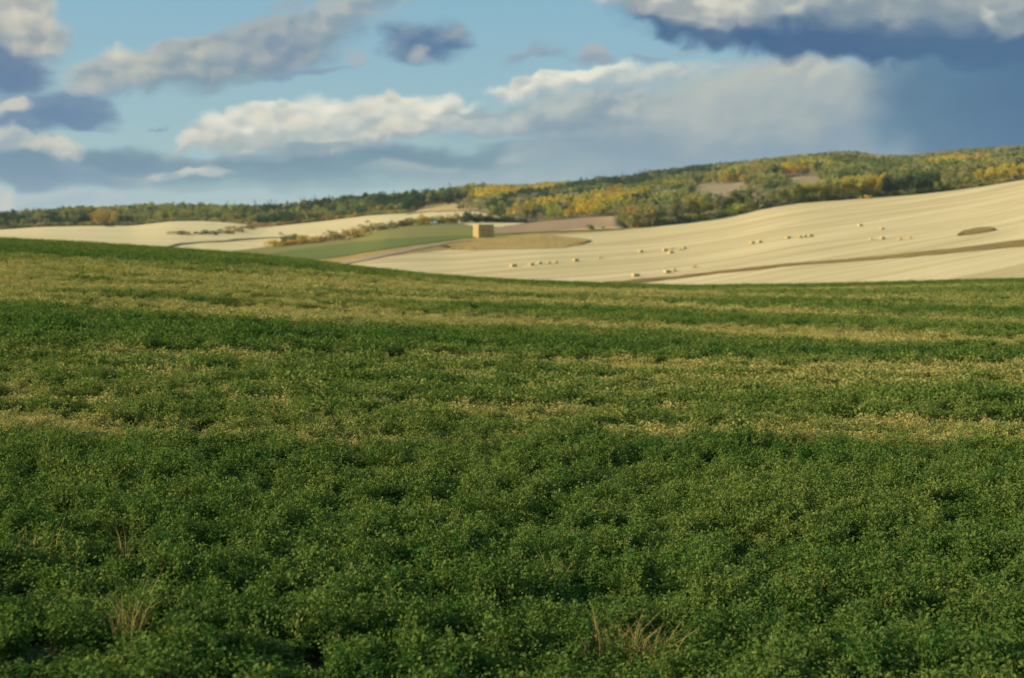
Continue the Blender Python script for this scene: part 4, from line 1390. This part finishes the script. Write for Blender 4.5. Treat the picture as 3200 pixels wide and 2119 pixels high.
# big grey bank right of the middle
S = B(1640, 290, 560, 165, 5, (176, 186, 188), (144, 168, 184), .55, .95, p2, emb=.2)
S = B(1780, 235, 430, 115, 6, (190, 196, 194), (164, 178, 186), .6, .9, p2, emb=.3)
S = B(1320, 250, 260, 60, 6, (188, 195, 194), (146, 168, 182), .6, .85)
S = B(1250, 300, 330, 34, 3, (140, 163, 180), (138, 162, 180), .8, .7, p2)
S = B(1430, 345, 430, 40, 2, (134, 160, 180), (140, 166, 184), .9, .6, p2)
S = B(1240, 200, 150, 24, 12, WHITE, (192, 199, 198), .6, .95)
S = B(1370, 172, 150, 22, 10, WHITE, (190, 198, 198), .6, .9)
S = B(1530, 170, 190, 26, 6, (214, 214, 206), (178, 189, 192), .7, .8)
S = B(1880, 175, 150, 46, 0, (198, 200, 194), (172, 182, 186), .8, .7, p2)
S = B(1890, 275, 130, 40, 20, (182, 188, 186), (168, 180, 184), .8, .55, p2)
S = B(1700, 310, 200, 40, 10, (172, 184, 188), (156, 174, 184), .8, .5, p2)
# rain curtain at right
S = B(2410, 240, 445, 320, 0, (100, 135, 163), (100, 137, 165), .40, .97, p2)
S = B(2480, 300, 320, 330, 0, (84, 122, 157), (86, 124, 160), .6, .7, p2)
S = B(2000, 350, 200, 90, -30, (152, 170, 184), (144, 166, 184), .8, .75, p2)
# heavy cloud, top right
S = B(1950, 66, 560, 84, -5, (84, 118, 154), (80, 116, 154), .4, 1.0)
S = B(2350, 96, 440, 66, -3, (88, 122, 156), (86, 122, 158), .5, 1.0)
S = B(1580, 66, 150, 46, -18, (94, 126, 158), (88, 122, 156), .6, 1.0)
S = B(1760, -46, 470, 122, -4, (204, 205, 198), (148, 164, 176), .5, 1.0, emb=.55)
S = B(2240, -20, 440, 112, -3, (182, 188, 188), (140, 158, 172), .5, 1.0, emb=.5)
S = B(1560, 12, 220, 58, -10, (216, 214, 205), (168, 176, 182), .5, .95)
S = B(1790, 22, 130, 48, 0, (216, 214, 204), (166, 176, 184), .7, .8)
S = B(2265, 42, 34, 34, 0, (214, 213, 206), (196, 200, 200), .9, .7)
S = B(2340, 70, 90, 34, 0, (176, 184, 188), (150, 166, 178), .8, .7)
# main cumulus range
S = B(760, 312, 400, 48, 4, (202, 205, 199), (158, 176, 184), .5, .95)
S = B(520, 302, 150, 52, 12, CREAM, (176, 188, 190), .45, .95)
S = B(620, 284, 120, 46, 5, WHITE, (184, 194, 194), .5, .95)
S = B(740, 272, 120, 56, 0, WHITE, (186, 195, 195), .5, .95)
S = B(880, 268, 130, 50, 0, CREAM, (180, 191, 193), .5, .95)
S = B(1010, 272, 120, 50, 5, WHITE, (182, 192, 194), .5, .95)
for hx, hy, hr, ht, hc in ((445, 322, 44, 26, 0), (500, 285, 46, 34, 1), (560, 268, 50, 36, 1), (612, 282, 50, 34, 0), (660, 262, 44, 34, 0), (655, 240, 22, 14, 0), (722, 252, 50, 42, 1), (700, 290, 54, 30, 0), (775, 262, 42, 34, 1),
                           (830, 250, 46, 36, 0), (800, 290, 56, 30, 1), (900, 262, 48, 36, 1), (905, 225, 24, 20, 0), (955, 250, 46, 34, 1), (930, 290, 60, 28, 0), (1012, 262, 44, 32, 1), (1045, 240, 34, 32, 1), (1060, 285, 60, 28, 1)):
    S = B(hx, hy, hr, ht, 0, WHITE if hc else CREAM, (188, 197, 197), .7, .85, p3, emb=.5)
S = B(860, 318, 260, 20, 4, (214, 214, 204), (168, 183, 188), .7, .8)
S = B(1120, 285, 150, 40, 4, (196, 202, 200), (166, 182, 190), .6, .9)
S = B(450, 330, 90, 24, 18, (208, 209, 202), (176, 188, 190), .6, .9)
S = B(1090, 262, 120, 18, 4, (156, 174, 186), (150, 170, 184), .8, .7)
S = B(160, 385, 330, 52, 0, (112, 147, 170), (110, 146, 170), .6, .8, p2)
S = B(700, 348, 440, 16, 2, (146, 168, 182), (138, 162, 178), .8, .75, p2)
# lavender cloud, upper left
S = B(540, 125, 440, 74, 14, (172, 181, 184), (134, 157, 176), .55, .95, emb=.55)
S = B(330, 165, 240, 62, 12, (192, 195, 190), (142, 163, 177), .55, .95, emb=.6)
S = B(280, 135, 60, 42, 30, (212, 210, 200), (178, 184, 188), .7, .85)
S = B(420, 106, 70, 26, 10, (200, 201, 196), (172, 180, 186), .7, .7)
S = B(620, 100, 150, 54, 10, (168, 178, 184), (134, 156, 178), .7, .85)
S = B(790, 35, 210, 44, 18, (182, 188, 188), (146, 166, 182), .7, .85)
S = B(660, 20, 70, 22, 5, (168, 178, 188), (156, 172, 186), .8, .6)
S = B(690, 155, 140, 16, 6, (140, 160, 182), (132, 154, 178), .7, .7)
S = B(205, 205, 90, 22, 0, (180, 186, 190), (164, 178, 188), .8, .7)
# upper left corner
S = B(-10, 60, 170, 120, -20, (196, 196, 188), (150, 162, 174), .5, .95)
S = B(30, 20, 110, 66, 0, (210, 208, 198), (176, 182, 184), .6, .85)
S = B(-10, 160, 130, 66, -18, (112, 138, 168), (104, 134, 168), .5, .95)
S = B(120, 92, 46, 28, 25, (186, 190, 188), (160, 172, 182), .8, .7)
# left middle
S = B(60, 265, 150, 50, 0, (128, 152, 176), (112, 142, 172), .5, .9)
S = B(170, 258, 110, 48, -8, (120, 148, 176), (108, 140, 172), .45, .95)
S = B(18, 254, 56, 26, 5, (206, 205, 197), (176, 184, 188), .6, .9)
S = B(20, 325, 80, 34, 0, (198, 200, 195), (162, 176, 186), .6, .9)
S = B(120, 348, 76, 44, -15, (208, 208, 200), (164, 178, 186), .55, .95)
S = B(80, 408, 200, 26, 0, (116, 148, 176), (108, 147, 172), .7, .7, p2)
S = B(440, 404, 130, 20, 0, (206, 208, 202), (160, 180, 188), .6, .9)
S = B(250, 400, 160, 22, 0, (142, 166, 184), (126, 156, 180), .7, .6)
S = B(350, 283, 26, 8, 20, (120, 152, 180), (118, 150, 178), .9, .7)
# small clouds
S = B(990, 92, 122, 66, 8, (132, 154, 176), (102, 136, 168), .55, 1.0)
S = B(1056, 66, 52, 28, 0, (162, 174, 184), (138, 160, 178), .8, .8)
S = B(972, 124, 34, 28, 0, (190, 192, 192), (176, 184, 188), .9, .8)
S = B(1225, 130, 105, 24, 5, (158, 172, 186), (138, 160, 180), .8, .8)
S = B(1375, 130, 78, 30, 0, (178, 184, 190), (150, 168, 184), .6, .9)
S = B(1512, 136, 58, 15, 0, (150, 168, 186), (144, 164, 182), .8, .7)
S = B(1585, 117, 40, 12, 0, (176, 182, 192), (160, 174, 188), .8, .6)
S = B(824, 131, 46, 26, 0, (178, 184, 190), (166, 178, 188), .8, .7)
sp = t.new('ShaderNodeSeparateXYZ'); t.put(sp.inputs[0], S)
cb = t.new('ShaderNodeCombineXYZ')
for k in range(3):       # a little more contrast between lit heads and grey bases
    t.put(cb.inputs[k], t.math('MULTIPLY', t.math('POWER', t.math('DIVIDE', sp.outputs[k], GAIN * .70), 1.22), GAIN * (.705, .695, .665)[k]))
t.put(bg.inputs['Color'], cb.outputs[0])
w.cycles.sampling_method = 'MANUAL'; w.cycles.sample_map_resolution = 512

# ------------------------------------------------------------------ haze
HZ = 0.000045
me = mesh_np('haze', np.array([(x, y, z) for z in (-61.5, 190) for x, y in ((-9500, -9500), (9500, -9500), (9500, 9500), (-9500, 9500))], float),
             np.array([(0, 3, 2, 1), (4, 5, 6, 7), (0, 1, 5, 4), (1, 2, 6, 5), (2, 3, 7, 6), (3, 0, 4, 7)]))
m, t, out = material('haze_air')
pv = t.new('ShaderNodeVolumePrincipled')
pv.inputs['Color'].default_value = (0.78, 0.86, 0.94, 1); pv.inputs['Density'].default_value = HZ; pv.inputs['Anisotropy'].default_value = 0.2
t.l.new(pv.outputs[0], out.inputs['Volume'])
me.materials.append(m)
if HZ > 0:
    tag(link('haze', me), 'thin blue autumn haze over the far hills', 'haze', kind='stuff')

# ------------------------------------------------------------------ camera and render settings
cam = bpy.data.cameras.new('camera'); co = bpy.data.objects.new('camera', cam); COL.objects.link(co)
co.location = (0, 0, H); co.rotation_euler = (math.pi / 2 - TH, 0, 0)
cam.sensor_width = 36; cam.lens = 36 * FPX / 2368
cam.clip_start = .1; cam.clip_end = 30000
cam.dof.use_dof = True; cam.dof.focus_distance = 12.5
cam.dof.aperture_fstop = 2.1
scene.camera = co
scene.view_settings.view_transform = 'Standard'; scene.view_settings.look = 'None'
scene.view_settings.exposure = EXPO; scene.view_settings.gamma = 1
scene.view_settings.use_curve_mapping = False
scene.render.engine = 'CYCLES'
cy = scene.cycles
cy.use_denoising = True
cy.max_bounces = 4; cy.diffuse_bounces = 2; cy.glossy_bounces = 1; cy.transmission_bounces = 2; cy.volume_bounces = 0; cy.transparent_max_bounces = 4
cy.caustics_reflective = False; cy.caustics_refractive = False
